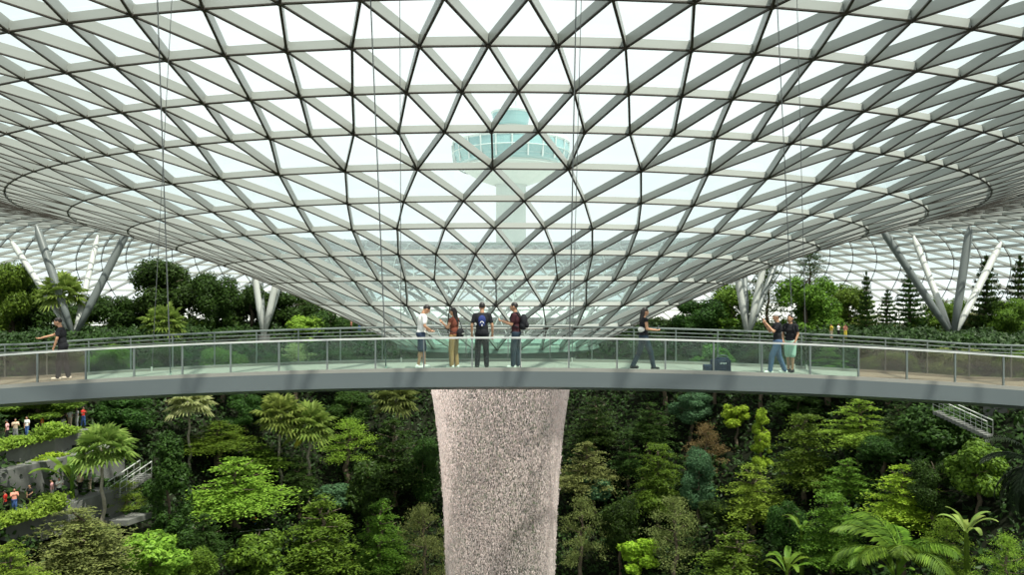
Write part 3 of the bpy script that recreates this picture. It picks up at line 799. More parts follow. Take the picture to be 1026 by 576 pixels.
# ------------------------------------------------------------------ the footbridge
YN, YF = 19.05, 22.1
def cz(x):
    a = abs(x); return -.0027 * a * a if a < 14 else -.0027 * 196 - .03 * (a - 14)
br = tag(empty('footbridge', (0, YN, 0)), 'long cambered footbridge with glass balustrades crossing in front of the funnel', 'bridge')
XS = [x * .5 for x in range(-92, 93)]
def path(y, dz=0, xs=XS): return [(Vector((x, y, cz(x) + dz)), Vector((0, 1, 0)), Vector((0, 0, 1))) for x in xs]
mb = MB(); mb.sweep(path(YN), [(0, 0), (.10, 0), (.10, -.02), (2.95, -.02), (2.95, 0), (3.05, 0), (3.05, -.30), (2.5, -.55), (.7, -.55), (.0, -.40)])
put(mb.build('girder', M['fascia']), br)
mb = MB(); mb.sweep(path(YN, -.018), [(.12, 0), (2.93, 0), (2.93, .03), (.12, .03)]); put(mb.build('walkway', M['deck']), br)
for y0, nm in ((YN + .02, 'kerb'), (YF - .14, 'kerb')):
    mb = MB(); mb.sweep(path(y0, 0), [(0, 0), (.12, 0), (.12, .09), (0, .09)]); put(mb.build(nm, M['deck']), br)
# near balustrade
RH = .86
mb = MB(); mb.sweep(path(YN + .07, RH), [(-.035, -.02), (.035, -.02), (.035, .025), (-.035, .025)]); put(mb.build('top_rail', M['steel']), br)
PS = 1.25; px0 = 1.83
ks = list(range(-17, 15))
for k in ks:
    x = px0 + k * PS
    mb = MB(); mb.box((x, YN + .07, cz(x) + RH / 2 - .12), (.035, .05, RH + .24)); mb.box((x, YN + .07, cz(x) - .2), (.07, .07, .12))
    put(mb.build('post', M['post']), br)
    xa, xb = x + .03, x + PS - .03
    mb = MB(); vs = []
    for xx in (xa, xb):
        for yy in (YN + .062, YN + .078):
            for zz in (.05, RH - .03): vs.append((xx, yy, cz(xx) + zz))
    mb.add(vs, [(0, 1, 3, 2), (4, 6, 7, 5), (0, 4, 5, 1), (2, 3, 7, 6), (0, 2, 6, 4), (1, 5, 7, 3)])
    brown_refl = xa < -11.6 or xa > 8.6
    put(mb.build('glass_panel', M['brown_reflection_glass' if brown_refl else 'rail_glass']), br)
# far balustrade: posts and slim rails with glass below
for dz, rr in ((1.05, .03), (.93, .014), (.82, .014)):
    mb = MB(); mb.tube([(x, YF - .08, cz(x) + dz) for x in XS], rr, 6); put(mb.build('far_rail', M['post']), br)
for k in range(-22, 22):
    x = .3 + k * 1.25
    mb = MB(); mb.box((x, YF - .08, cz(x) + .51), (.03, .04, 1.06)); put(mb.build('far_post', M['post']), br)
mb = MB()
for k in range(-18, 18):
    x = .3 + k * 1.25
    vs = []
    for xx in (x + .03, x + 1.22):
        for yy in (YF - .085, YF - .075):
            for zz in (.09, .74): vs.append((xx, yy, cz(xx) + zz))
    mb.add(vs, [(0, 1, 3, 2), (4, 6, 7, 5), (0, 4, 5, 1), (2, 3, 7, 6), (0, 2, 6, 4), (1, 5, 7, 3)])
put(mb.build('far_glass', M['rail_glass']), br)
# suspension cables
for bx, tx, y, rr, label in (
    (171, 160, YN + .15, .016, 'thin cable from roof to near bridge edge, leftmost of the long cables'),
    (152, 167, YF - .15, .010, 'finer cable just left of the leftmost long cable, at the far bridge edge'),
    (387, 374, YN + .15, .016, 'thin cable from roof to near bridge edge between the two left groups'),
    (402, 401, YF - .15, .010, 'finer cable at the far bridge edge left of the white-shirted visitor'),
    (570, 576, YN + .15, .016, 'thin cable from roof to near bridge edge right of the four visitors'),
    (573, 580, YF - .15, .010, 'finer cable at the far bridge edge beside the one right of the four visitors'),
    (796, 783, YF - .15, .014, 'thin cable from roof to bridge left of the right-hand pair'),
    (808, 801, YF - .15, .010, 'finer cable on the right of the right-hand pair')):
    x0 = (bx - CX) / F * y; zb = cz(x0)
    Yt = y; x1 = (tx - CX) / F * Yt
    zt = roof_z(x1, Yt) + .2
    top = Vector((x0 + (x1 - x0) * zt / 8.0, Yt, zt))
    c = tag(empty('suspension_cable', (x0, y, zb)), label, 'cable')
    mb = MB(); mb.tube([(0, 0, 0), top - Vector((x0, y, zb))], rr, 6); mb.build('wire', M['wire'], c)
    mb = MB(); mb.tube([(0, 0, 0), (0, 0, .14)], .03, 8); mb.build('anchor', M['steel'], c)

# ------------------------------------------------------------------ waterfall
m, nt, out = new_mat('falling_water')
tc = nt.nodes.new('ShaderNodeTexCoord'); mp = nt.nodes.new('ShaderNodeMapping'); mp.inputs['Scale'].default_value = (7, 7, 2.6)
n1 = nt.nodes.new('ShaderNodeTexNoise'); n1.inputs['Scale'].default_value = 1.6; n1.inputs['Detail'].default_value = 5; n1.inputs['Roughness'].default_value = .8
nt.links.new(tc.outputs['Object'], mp.inputs[0]); nt.links.new(mp.outputs[0], n1.inputs['Vector'])
mr = nt.nodes.new('ShaderNodeMapRange'); mr.inputs[1].default_value = .40; mr.inputs[2].default_value = .66; mr.inputs[3].default_value = .0; mr.inputs[4].default_value = .38
nt.links.new(n1.outputs['Fac'], mr.inputs[0])
lw = nt.nodes.new('ShaderNodeLayerWeight'); lw.inputs['Blend'].default_value = .5     # a curtain seen edge-on has more drops in the line of sight
pw = nt.nodes.new('ShaderNodeMath'); pw.operation = 'POWER'; pw.inputs[1].default_value = 2.5; nt.links.new(lw.outputs['Facing'], pw.inputs[0])
ad = nt.nodes.new('ShaderNodeMath'); ad.operation = 'MULTIPLY_ADD'; ad.inputs[1].default_value = .95; ad.use_clamp = True
nt.links.new(pw.outputs[0], ad.inputs[0]); nt.links.new(mr.outputs[0], ad.inputs[2])
tr = nt.nodes.new('ShaderNodeBsdfTransparent'); df = nt.nodes.new('ShaderNodeBsdfDiffuse'); df.inputs['Color'].default_value = (.98, .88, .85, 1)
tl = nt.nodes.new('ShaderNodeBsdfTranslucent'); tl.inputs['Color'].default_value = (.98, .88, .85, 1)
a1 = nt.nodes.new('ShaderNodeMixShader'); a1.inputs[0].default_value = .5
nt.links.new(df.outputs[0], a1.inputs[1]); nt.links.new(tl.outputs[0], a1.inputs[2])
a2 = nt.nodes.new('ShaderNodeMixShader'); nt.links.new(ad.outputs[0], a2.inputs[0]); nt.links.new(tr.outputs[0], a2.inputs[1]); nt.links.new(a1.outputs[0], a2.inputs[2])
nt.links.new(a2.outputs[0], out.inputs['Surface']); M['water'] = m
m, nt, out = new_mat('water_drops')
df = nt.nodes.new('ShaderNodeBsdfDiffuse'); df.inputs['Color'].default_value = (1, .91, .89, 1)
tl = nt.nodes.new('ShaderNodeBsdfTranslucent'); tl.inputs['Color'].default_value = (1, .91, .89, 1)
a1 = nt.nodes.new('ShaderNodeMixShader'); a1.inputs[0].default_value = .5
nt.links.new(df.outputs[0], a1.inputs[1]); nt.links.new(tl.outputs[0], a1.inputs[2])
nt.links.new(a1.outputs[0], out.inputs['Surface']); M['drops'] = m
wf = tag(empty('waterfall', (.22, D, -30)), 'tall round curtain of falling water below the roof funnel', 'waterfall')
ZT = EZ - .0735 * D + .1
def wr(z):
    return min(7.05, 4.9 + 2.4 * math.exp(-max(ZT - z, 0) / 9.))
for nm, k in (('water_curtain', 1.0),):
    mb = MB(); zs = np.linspace(ZT, -29.5, 30); mb.lathe([(wr(z) * k, z + 30) for z in zs], 128)
    mb.build(nm, M['water'], wf, True)
n = 60000
z = RNG.uniform(-29, ZT, n); a = 2 * PI * (RNG.integers(0, 420, n) + RNG.normal(size=n) * (.12 + .5 * (ZT - z) / 27)) / 420
rr = np.array([wr(q) for q in z]) * (1 - np.abs(RNG.normal(size=n)) * .03 + (.003 + .02 * (ZT - z) / 27) * RNG.normal(size=n))
px_, py_ = rr * np.sin(a), -rr * np.cos(a)
s = RNG.uniform(.014, .05, n) * (1.15 - .35 * (ZT - z) / 27); L = s * RNG.uniform(1.4, 3.5, n)
base = np.stack([px_, py_, z + 30], 1)
off = np.array([[0, 0, 1], [1, 0, 0], [-.5, .87, 0], [-.5, -.87, 0], [0, 0, -1]])
v = base[:, None, :] + off[None] * np.stack([s, s, L], 1)[:, None, :]
k = np.arange(n)[:, None] * 5
f = np.concatenate([k + np.array([q]) for q in ((0, 1, 2), (0, 2, 3), (0, 3, 1), (4, 2, 1), (4, 3, 2), (4, 1, 3))])
dr_ = mesh_obj('droplets', v.reshape(-1, 3), f, M['drops'], wf); dr_['kind'] = 'stuff'
# pool at the foot
mb = MB(); mb.lathe([(.05, .05), (12.5, .05), (12.8, .3), (13.2, .3), (13.3, -.4)], 64, (0, D, -30))
tag(mb.build('splash_pool', solid('pool_water', (.10, .16, .14), .15)), 'round pool at the foot of the waterfall', 'pool')

# ------------------------------------------------------------------ control tower outside, seen through the glass
TY = 300.0
def tz(py): return EZ - (py - YH) / F * TY
tx = (512 - CX) / F * TY
mpp = TY / F
m_t = solid('tower_concrete', (.42, .48, .46), .7, 0, .05, .02); m_g = solid('tower_glass', (.20, .36, .37), .2, 0, .1, .05); m_w = solid('tower_white', (.46, .54, .53), .6)  # haze over the tower is put into these pale colours
tw = tag(empty('control_tower', (tx, TY, -3)), 'pale control tower with a wide round deck seen through the roof', 'tower')
def tl_(prof, nm, mt):
    mb = MB(); mb.lathe([(r * mpp, tz(py) + 3) for r, py in prof], 48); return mb.build(nm, mt, tw, False)
tl_([(15, 308), (15, 225), (15, 188), (16, 180)], 'shaft', m_t)
tl_([(16, 186), (30, 181), (46, 172), (50, 167)], 'lower_deck', m_t)
tl_([(50, 167), (55, 166), (58.5, 156), (58, 146)], 'lower_windows', m_g)
tl_([(58, 147), (59, 145), (57, 141), (40, 137), (20, 134), (12, 133)], 'deck_roof', m_w)
tl_([(12, 134), (13, 128), (14, 126), (17, 124)], 'neck', m_t)
tl_([(15, 127), (17, 125), (19, 115)], 'cab_windows', m_g)
tl_([(19, 115), (20, 113), (12, 109), (1, 107)], 'cab_roof', m_w)
mb = MB()
for k in range(24):
    a = 2 * PI * k / 24
    mb.tube([(57 * mpp * math.cos(a), 57 * mpp * math.sin(a), tz(166) + 3), (59.2 * mpp * math.cos(a), 59.2 * mpp * math.sin(a), tz(146) + 3)], .35, 5)
mb.build('mullions', m_w, tw)
mb = MB()
for q in range(3): mb.lathe([((52 + 3 * q) * mpp, tz(170 - 7 * q) + 3), ((53.5 + 3 * q) * mpp, tz(169.4 - 7 * q) + 3), ((52 + 3 * q) * mpp, tz(168.6 - 7 * q) + 3)], 48)
mb.build('deck_band', m_w, tw)
mb = MB(); mb.tube([(0, 0, tz(108) + 3), (0, 0, tz(97) + 3)], .3, 6); mb.tube([(2, 0, tz(109) + 3), (2, 0, tz(101) + 3)], .2, 6); mb.build('antenna', m_t, tw)

# ------------------------------------------------------------------ people
def capsule(a, b, ra, rb, n=12):
    a, b = Vector(a), Vector(b); d = b - a; L = d.length
    if L < 1e-5: d = Vector((0, 0, 1)); b = a + d * 1e-4; L = 1e-4
    t = d.normalized(); ref = Vector((0, 0, 1)) if abs(t.z) < .9 else Vector((1, 0, 0))
    u = (ref - t * ref.dot(t)).normalized(); w_ = t.cross(u); rows = []
    for k in range(5):
        q = -PI / 2 + k / 4 * PI / 2; rows.append((a + t * ra * math.sin(q), max(ra * math.cos(q), ra * .05)))
    for k in range(5):
        q = k / 4 * PI / 2; rows.append((b + t * rb * math.sin(q), max(rb * math.cos(q), rb * .05)))
    vs = [c + (u * math.cos(2 * PI * j / n) + w_ * math.sin(2 * PI * j / n)) * r for c, r in rows for j in range(n)]
    fs = [(i * n + j, i * n + (j + 1) % n, (i + 1) * n + (j + 1) % n, (i + 1) * n + j) for i in range(len(rows) - 1) for j in range(n)]
    fs += [tuple(range(n))[::-1], tuple(range((len(rows) - 1) * n, len(rows) * n))]
    return vs, fs
def ellipsoid(c, r, rot=(0, 0, 0), n=14):
    E = Euler(rot).to_matrix(); vs = []
    for i in range(1, 9):
        q = PI * i / 9
        for j in range(n):
            p = 2 * PI * j / n; vs.append(Vector(c) + E @ Vector((r[0] * math.sin(q) * math.cos(p), r[1] * math.sin(q) * math.sin(p), r[2] * math.cos(q))))
    fs = [(i * n + j, (i + 1) * n + j, (i + 1) * n + (j + 1) % n, i * n + (j + 1) % n) for i in range(7) for j in range(n)]
    fs += [tuple(range(n)), tuple(range(7 * n, 8 * n))[::-1]]
    return vs, fs
def melt(prims, voxel, it=3):
    """fuses overlapping shapes into one continuous skin"""
    mb = MB()
    for p in prims:
        mb.add(*(capsule(*p[1:]) if p[0] == 'c' else ellipsoid(*p[1:])))
    o = mb.build('melt', None)
    r = o.modifiers.new('r', 'REMESH'); r.mode = 'VOXEL'; r.voxel_size = voxel; r.use_smooth_shade = True
    s_ = o.modifiers.new('s', 'SMOOTH'); s_.iterations = it; s_.factor = .5
    dg = bpy.context.evaluated_depsgraph_get(); dg.update()
    me = bpy.data.meshes.new_from_object(o.evaluated_get(dg)); bpy.data.objects.remove(o)
    me.polygons.foreach_set('use_smooth', [True] * len(me.polygons))
    return me
def figure(pose):
    """skeleton -> lists of shapes for skin, shirt, legwear, shoes, hair. Faces +Y, 1.74 m tall"""
    lean = pose.get('lean', 0); nod = pose.get('nod', 0); fem = pose.get('fem', False)
    Rm = Matrix.Rotation(-lean, 3, 'X'); hip = Vector((0, 0, .95))
    def up(p): return hip + Rm @ (Vector(p) - hip)
    sw = .165 if fem else .19
    neck0, neck1 = up((0, 0, 1.43)), up((0, .01, 1.52))
    Hm = Matrix.Rotation(pose.get('turn', 0), 3, 'Z') @ Matrix.Rotation(-lean - nod, 3, 'X')
    hc = neck1 + Hm @ Vector((0, .02, .11))
    def hd(p): return hc + Hm @ Vector(p)
    he = Hm.to_euler()
    sk, sh, lg, sho, hr, eyes = [], [], [], [], [], []
    sk += [('c', neck0, neck1, .058, .052), ('e', hc, (.074, .092, .112), he), ('e', hd((0, .03, -.055)), (.055, .065, .06), he),
           ('c', hd((0, .088, .0)), hd((0, .104, -.022)), .011, .016), ('e', hd((.077, -.005, -.01)), (.012, .022, .032), he), ('e', hd((-.077, -.005, -.01)), (.012, .022, .032), he),
           ('c', hd((-.018, .083, -.058)), hd((.018, .083, -.058)), .011, .011)]
    for s_ in (-1, 1): eyes.append(('e', hd((s_ * .03, .083, .012)), (.013, .01, .008), he))
    hr.append(('e', hd((0, -.018, .03)), (.083, .098, .098), he))
    if pose.get('hair') == 'long':
        hr += [('c', hd((0, -.06, 0)), up((0, -.085, 1.36)), .075, .055), ('c', hd((0, -.07, -.06)), up((0, -.10, 1.25)), .06, .03)]
    ch = (.155, .105) if fem else (.175, .12)
    torso = [('e', up((0, 0, 1.30)), (ch[0], ch[1], .17), (-lean, 0, 0)), ('e', up((0, 0, 1.08)), (.13 if fem else .15, .10, .17), (-lean, 0, 0)),
             ('e', (0, -.005, .94), (.155, .115, .11))]
    sk += torso
    bell = [(p[0], p[1], tuple(q + .016 for q in p[2]), *p[3:]) for p in torso]
    sh += bell[:2] + [('e', up((0, -.005, .98)), (.17, .13, .09), (-lean, 0, 0))]
    if fem: sh.append(('e', up((0, .07, 1.27)), (.12, .07, .06), (-lean, 0, 0)))
    for i, s_ in ((0, -1), (1, 1)):
        S = up((s_ * sw, 0, 1.40)); El, Wr = [Vector(q) for q in pose['arms'][i]]
        sk += [('c', up((s_ * .06, 0, 1.42)), S, .055, .052), ('c', S, El, .05, .038), ('c', El, Wr, .038, .026)]
        sh.append(('c', up((s_ * .05, 0, 1.41)), S, .068, .066)); k = pose.get('sleeve', .62)
        sh.append(('c', S, S.lerp(El, k), .066, .058))
        d = (Wr - El).normalized(); hdr = Vector(pose.get('hand', (None, None))[i] or d).normalized()
        sdv = hdr.cross(Vector((0, 0, 1)) if abs(hdr.z) < .8 else Vector((0, 1, 0))).normalized(); nv = sdv.cross(hdr)
        pc = Wr + hdr * .05; E = Matrix((sdv, nv, hdr)).transposed().to_euler()
        sk.append(('e', pc, (.04, .018, .055), E))
        for f_ in range(4):
            b0 = Wr + hdr * .09 + sdv * (-.03 + .02 * f_); ln = (.036, .043, .040, .030)[f_]
            b1 = b0 + (hdr * .9 + nv * .35).normalized() * ln; b2 = b1 + (hdr * .4 + nv * .9).normalized() * ln * .8
            sk += [('c', b0, b1, .0098, .0092), ('c', b1, b2, .0092, .0082)]
        t0 = Wr + hdr * .03 + sdv * .03 * -s_; t1 = t0 + (hdr * .7 - sdv * .7 * s_).normalized() * .035
        sk += [('c', t0, t1, .013, .011), ('c', t1, t1 + (hdr + nv * .4).normalized() * .028, .011, .0095)]
        fx, fy = pose['feet'][i]; ft = pose.get('fz', (0, 0))[i]
        Hp = Vector((s_ * .085, 0, .92)); An = Vector((fx, fy, .085 + ft)); kn = pose.get('knee', (.03, .03))[i]
        Kn = Hp.lerp(An, .5) + Vector((0, kn, 0))
        sk += [('c', Hp, Kn, .085, .056), ('c', Kn, An, .054, .036), ('e', Kn.lerp(An, .3) + Vector((0, -.018, 0)), (.048, .05, .10)), ('c', An, An + Vector((0, .10, -.045)), .036, .026)]
        if pose.get('legs') == 'shorts':
            lg += [('c', Hp, Hp.lerp(Kn, .92), .108, .096)]
        else:
            lg += [('c', Hp, Kn, .102, .082), ('c', Kn, An + Vector((0, 0, .0)), .080, .066)]
        sho += [('c', An + Vector((0, -.01, -.01)), An + Vector((0, -.03, -.035)), .056, .052), ('c', An + Vector((0, -.03, -.035)), An + Vector((0, .135, -.043)), .052, .042)]
    lg.append(('e', (0, -.01, .93), (.172, .132, .12)))
    return sk, sh, lg, sho, hr, eyes, dict(hd=hd, up=up, he=he, lean=lean)
SKIN = solid('skin_tan', (.40, .22, .13), .55, 0, .05, 20); SKIN_D = solid('skin_brown', (.22, .12, .075), .55, 0, .05, 20)
HAIR = solid('black_hair', (.014, .011, .010), .45, 0, .2, 40); EYE = solid('eye_dark', (.02, .015, .01), .3)
_cl = {}
def cloth(name, c):
    if name not in _cl: _cl[name] = solid(name, c, .85, 0, .12, 12, .15, .05)
    return _cl[name]
def person(px, py, Y, rz, h, pose, shirt, legs, shoes, label, skin=None, gz=None, cap=None, logo=None):
    x = (px - CX) / F * Y; z = cz(x) + .012 if gz is None else gz
    r = tag(empty('person', (x, Y, z), rz), label, 'person')
    k = h / 1.74
    sk, sh, lg, sho, hr, ey, A = figure(pose)
    def add(nm, prims, vx, mt, it=3):
        me = melt(prims, vx, it); me.materials.append(mt); o = link_mesh(nm, me, r); o.scale = (k, k, k); return o
    add('body', sk, .0088, skin or SKIN, 2); add('shirt', sh, .014, shirt); add(pose.get('legs_name', 'shorts') if pose.get('legs') == 'shorts' else 'trousers', lg, .014, legs)
    add('shoes', sho, .011, shoes, 1); add('hair', hr, .011, HAIR); add('eyes', ey, .004, EYE, 0)
    if cap:
        add('cap', [('e', A['hd']((0, -.012, .055)), (.092, .106, .085), A['he']), ('e', A['hd']((0, .10, .045)), (.065, .07, .012), A['he'])], .009, cap, 1)
    return r, A, k
def prop(r, nm, mb_or_me, mt, label, cat, k=1, smooth=False):
    """a thing carried by someone: top-level, at the carrier's place"""
    o = mb_or_me.build(nm, mt, None, smooth) if isinstance(mb_or_me, MB) else link_mesh(nm, mb_or_me)
    if not isinstance(mb_or_me, MB): o.data.materials.append(mt)
    o.location = r.location; o.rotation_euler = r.rotation_euler; o.scale = (k, k, k)
    return tag(o, label, cat)
def phone(r, k, c, d, label):
    t = empty('phone', r.location); t.rotation_euler = r.rotation_euler; t.scale = (k, k, k); tag(t, label, 'phone')
    q = Vector(d).to_track_quat('Y', 'Z').to_matrix()
    mb = MB(); mb.box(c, (.072, .009, .15), q); mb.build('phone_body', M['post'], t)
    mb = MB(); mb.box(Vector(c) - q @ Vector((0, .0055, 0)), (.064, .002, .135), q); mb.build('screen', M['edge'], t)
def backpack(r, k, A, mt, label, dz=0, size=1.0, strap=True):
    t = empty('backpack', r.location); t.rotation_euler = r.rotation_euler; t.scale = (k, k, k); tag(t, label, 'backpack')
    L = A['lean']; u = A['up']
    me = melt([('e', u((0, -.22, 1.24 + dz)), (.15 * size, .10 * size, .20 * size), (-L, 0, 0)), ('e', u((0, -.19, 1.12 + dz)), (.155 * size, .10 * size, .12 * size), (-L, 0, 0))], .014)
    me.materials.append(mt); link_mesh('bag_body', me, t)
    me = melt([('e', u((0, -.30, 1.14 + dz)), (.11 * size, .05, .09 * size), (-L, 0, 0))], .012); me.materials.append(mt); link_mesh('front_pocket', me, t)
    for s_ in (-1, 1):
        mb = MB(); mb.tube([u((s_ * .10, -.14, 1.34)), u((s_ * .115, -.05, 1.475)), u((s_ * .12, .07, 1.46)), u((s_ * .125, .135, 1.32)), u((s_ * .16, .06, 1.14)), u((s_ * .15, -.10, 1.08))], .018, 8)
        mb.build('strap', mt, t)
    return t
LEFT, RIGHT, AWAY = PI / 2, -PI / 2, 0
YP = 19.75
white = cloth('white_shirt', (.75, .75, .72)); navy = cloth('navy_shorts', (.035, .05, .085)); black = cloth('black_cloth', (.016, .017, .02))
blue = cloth('blue_back_print', (.03, .045, .16)); jean = cloth('blue_jeans', (.07, .12, .21)); djean = cloth('dark_jeans', (.025, .04, .06))
tan = cloth('khaki_trousers', (.36, .22, .10)); rust = cloth('rust_top', (.17, .055, .035)); maroon = cloth('dark_maroon_shirt', (.05, .018, .022))
wsh = cloth('pale_shoes', (.78, .78, .76)); bsh = cloth('dark_shoes', (.02, .02, .02)); mint = cloth('pale_green_skirt', (.38, .55, .46))
# 1 white shirt, looks down
r, A, k = person(422, 370, YP, RIGHT + .25, 1.74, dict(lean=.10, nod=.55, arms=(((-.24, .02, 1.14), (-.12, .22, 1.02)), ((.24, .06, 1.14), (.10, .24, 1.03))), feet=((-.11, .10), (.11, -.10)), legs='shorts'),
    white, navy, wsh, 'person in a white shirt and navy shorts looking down on the bridge')
phone(r, k, (0, .33, 1.07), (0, .8, -.6), 'phone held low by the person in white shirt and navy shorts')
# 2 woman rust top, bag
r, A, k = person(455, 370, YP + .1, LEFT - .5, 1.62, dict(fem=True, hair='long', arms=(((-.25, .06, 1.17), (-.20, .26, 1.30)), ((.22, .03, 1.15), (.12, .22, 1.16))), feet=((-.08, .03), (.09, -.04)), nod=.1, sleeve=.25),
    rust, tan, wsh, 'person with long dark hair, rust top and khaki trousers on the bridge')
t = empty('shoulder_bag', r.location); t.rotation_euler = r.rotation_euler; t.scale = (k, k, k); tag(t, 'black shoulder bag on the back of the person in khaki trousers', 'bag')
me = melt([('e', (.02, -.20, 1.02), (.15, .09, .15)), ('e', (.02, -.19, .93), (.14, .09, .10))], .013); me.materials.append(black); link_mesh('bag_body', me, t)
mb = MB(); mb.tube([(.13, -.2, 1.1), (.19, -.10, 1.3), (.13, -.0, 1.47), (-.02, .13, 1.35), (-.17, .10, 1.1), (-.16, -.10, 1.02), (-.10, -.2, 1.06)], .014, 8); mb.build('strap', black, t)
mb = MB(); mb.box((.02, -.295, 1.0), (.12, .008, .035)); mb.build('clasp_plate', M['steel'], t)
# 3 back view, dark shirt with blue panel
r, A, k = person(483, 370, YP, AWAY, 1.76, dict(arms=(((-.27, -.01, 1.13), (-.27, .05, .88)), ((.27, -.01, 1.13), (.27, .05, .88))), feet=((-.13, 0), (.12, .02)), nod=.15),
    black, cloth('black_trousers', (.012, .013, .016)), bsh, 'person seen from behind in black with a blue print across the back')
me = melt([('e', (0, -.085, 1.29), (.115, .06, .13)), ('e', (0, -.085, 1.18), (.09, .05, .08))], .012); me.materials.append(blue); o = link_mesh('back_print', me, r); o.scale = (k,) * 3
mb = MB(); mb.tube([(-.05, -.152, 1.20), (-.02, -.158, 1.24), (.02, -.158, 1.24), (.05, -.152, 1.20)], .010, 6); mb.tube([(0, -.150, 1.12), (0, -.152, 1.17)], .014, 6)
o = mb.build('white_emblem', white, r); o.scale = (k,) * 3
# 4 maroon shirt, backpack
r, A, k = person(517, 370, YP, LEFT - .2, 1.76, dict(lean=.03, nod=.05, arms=(((-.22, .08, 1.16), (-.16, .32, 1.24)), ((.23, .02, 1.15), (.16, .24, 1.22))), feet=((-.08, .06), (.08, -.05))),
    maroon, djean, wsh, 'person in a dark maroon shirt and jeans holding a phone up on the bridge')
phone(r, k, (-.13, .44, 1.31), (0, 1, -.3), 'phone held up by the person in the dark maroon shirt')
backpack(r, k, A, black, 'large black backpack worn by the person in the dark maroon shirt')
# 5 walking woman
r, A, k = person(645, 370, YP, RIGHT + .15, 1.66, dict(fem=True, hair='long', arms=(((-.19, .05, 1.16), (-.12, .29, 1.13)), ((.21, .02, 1.15), (.16, .28, 1.12))), feet=((-.06, -.30), (.07, .26)), fz=(.03, 0), knee=(.06, .04), nod=.12, sleeve=.12),
    black, djean, bsh, 'person with long black hair walking right in a sleeveless top and jeans')
phone(r, k, (.02, .40, 1.17), (0, 1, -.4), 'phone in the hands of the walking person with long black hair')
me = melt([('e', (0, -.06, 1.13), (.155, .10, .09))], .012); me.materials.append(white); o = link_mesh('white_top_panel', me, r); o.scale = (k,) * 3
# 6 cap wearer photographing left
r, A, k = person(779, 377, 19.9, LEFT - .15, 1.64, dict(arms=(((-.24, .16, 1.20), (-.14, .34, 1.44)), ((.24, .16, 1.20), (.10, .34, 1.44))), feet=((-.09, .22), (.09, -.22)), knee=(.06, .05), nod=-.02),
    black, jean, wsh, 'person in a white cap, black shirt and blue jeans photographing toward the left', cap=cloth('white_cap', (.8, .8, .78)))
phone(r, k, (-.02, .42, 1.53), (0, 1, 0), 'phone raised by the person in the white cap')
# 7 companion behind
r, A, k = person(792, 377, 20.5, LEFT + .9, 1.60, dict(fem=True, hair='long', arms=(((-.22, .0, 1.15), (-.18, .12, .94)), ((.22, .0, 1.15), (.18, .12, .94))), feet=((-.08, .08), (.08, -.10)), legs='shorts', legs_name='skirt', nod=.1),
    black, mint, bsh, 'person in a black top and pale green skirt behind the white cap wearer')
backpack(r, k, A, black, 'dark backpack of the person in pale green skirt', -.05, .85)
# 8 leaning visitor at the left
r, A, k = person(63, 384, 20.6, LEFT + .35, 1.74, dict(lean=.12, nod=.12, arms=(((-.25, .10, 1.16), (-.22, .18, .90)), ((.27, .27, 1.24), (.22, .55, 1.17))), feet=((-.10, .10), (.10, -.12))),
    black, cloth('black_trousers', (.012, .013, .016)), wsh, 'person in black with a bare tan arm stretched out at the left of the bridge', skin=SKIN)
me = melt([('e', A['up']((0, .105, 1.33)), (.06, .03, .07), (-.12, 0, 0))], .01); me.materials.append(white); o = link_mesh('shirt_print', me, r); o.scale = (k,) * 3
# dark blue bag on the deck
x = (720 - CX) / F * 19.7; t = tag(empty('travel_bag', (x, 19.7, cz(x) + .012)), 'dark blue boxy bag standing on the bridge floor', 'bag')
bagm = cloth('dark_blue_bag', (.02, .035, .065))
mb = MB(); mb.box((0.05, 0, .17), (.50, .26, .34)); o = mb.build('bag_body', bagm, t); bv = o.modifiers.new('b', 'BEVEL'); bv.width = .035; bv.segments = 3
mb = MB(); mb.box((-.30, 0, .10), (.20, .22, .20)); o = mb.build('side_pouch', bagm, t); bv = o.modifiers.new('b', 'BEVEL'); bv.width = .03; bv.segments = 3
mb = MB(); mb.box((.10, 0, .36), (.30, .20, .05)); o = mb.build('top_flap', bagm, t); bv = o.modifiers.new('b', 'BEVEL'); bv.width = .015; bv.segments = 2
mb = MB(); mb.tube([(-.05, 0, .36), (-.03, 0, .43), (.12, 0, .45), (.22, 0, .43), (.25, 0, .36)], .012, 8); mb.build('handle', M['post'], t)
mb = MB()
for q in (0, 1, 2, 3): mb.box((.02 + .045 * q, -.135, .24 + .006 * (q % 2)), (.022, .006, .04))
mb.build('logo_mark', white, t)

# far visitors: one small continuous mesh each
def tiny(pose, cols):
    sk, sh, lg, sho, hr, ey, A = figure(pose); allv, allf, mi = [], [], []
    for m_, pr in enumerate((sk, sh, lg, sho, hr)):
        me = melt(pr, .03, 1); k0 = len(allv)
        allv += [v.co.copy() for v in me.vertices]
        for p in me.polygons: allf.append(tuple(q + k0 for q in p.vertices)); mi.append(m_)
        bpy.data.meshes.remove(me)
    me = bpy.data.meshes.new('visitor'); me.from_pydata([tuple(v) for v in allv], [], allf)
    for c in cols: me.materials.append(c)
    me.polygons.foreach_set('material_index', mi); me.polygons.foreach_set('use_smooth', [True] * len(mi)); me.update()
    return me
TP = [tiny(dict(arms=(((-.26, 0, 1.14), (-.25, .06, .9)), ((.26, 0, 1.14), (.25, .06, .9))), feet=((-.1, 0), (.1, 0)), nod=.1), [SKIN] * 5),
      tiny(dict(arms=(((-.24, .1, 1.16), (-.12, .28, 1.3)), ((.24, .1, 1.16), (.12, .28, 1.3))), feet=((-.1, .1), (.1, -.1))), [SKIN] * 5),
      tiny(dict(fem=True, hair='long', arms=(((-.22, .02, 1.14), (-.16, .2, 1.06)), ((.22, .02, 1.14), (.2, .05, .9))), feet=((-.08, .05), (.08, -.05))), [SKIN] * 5)]
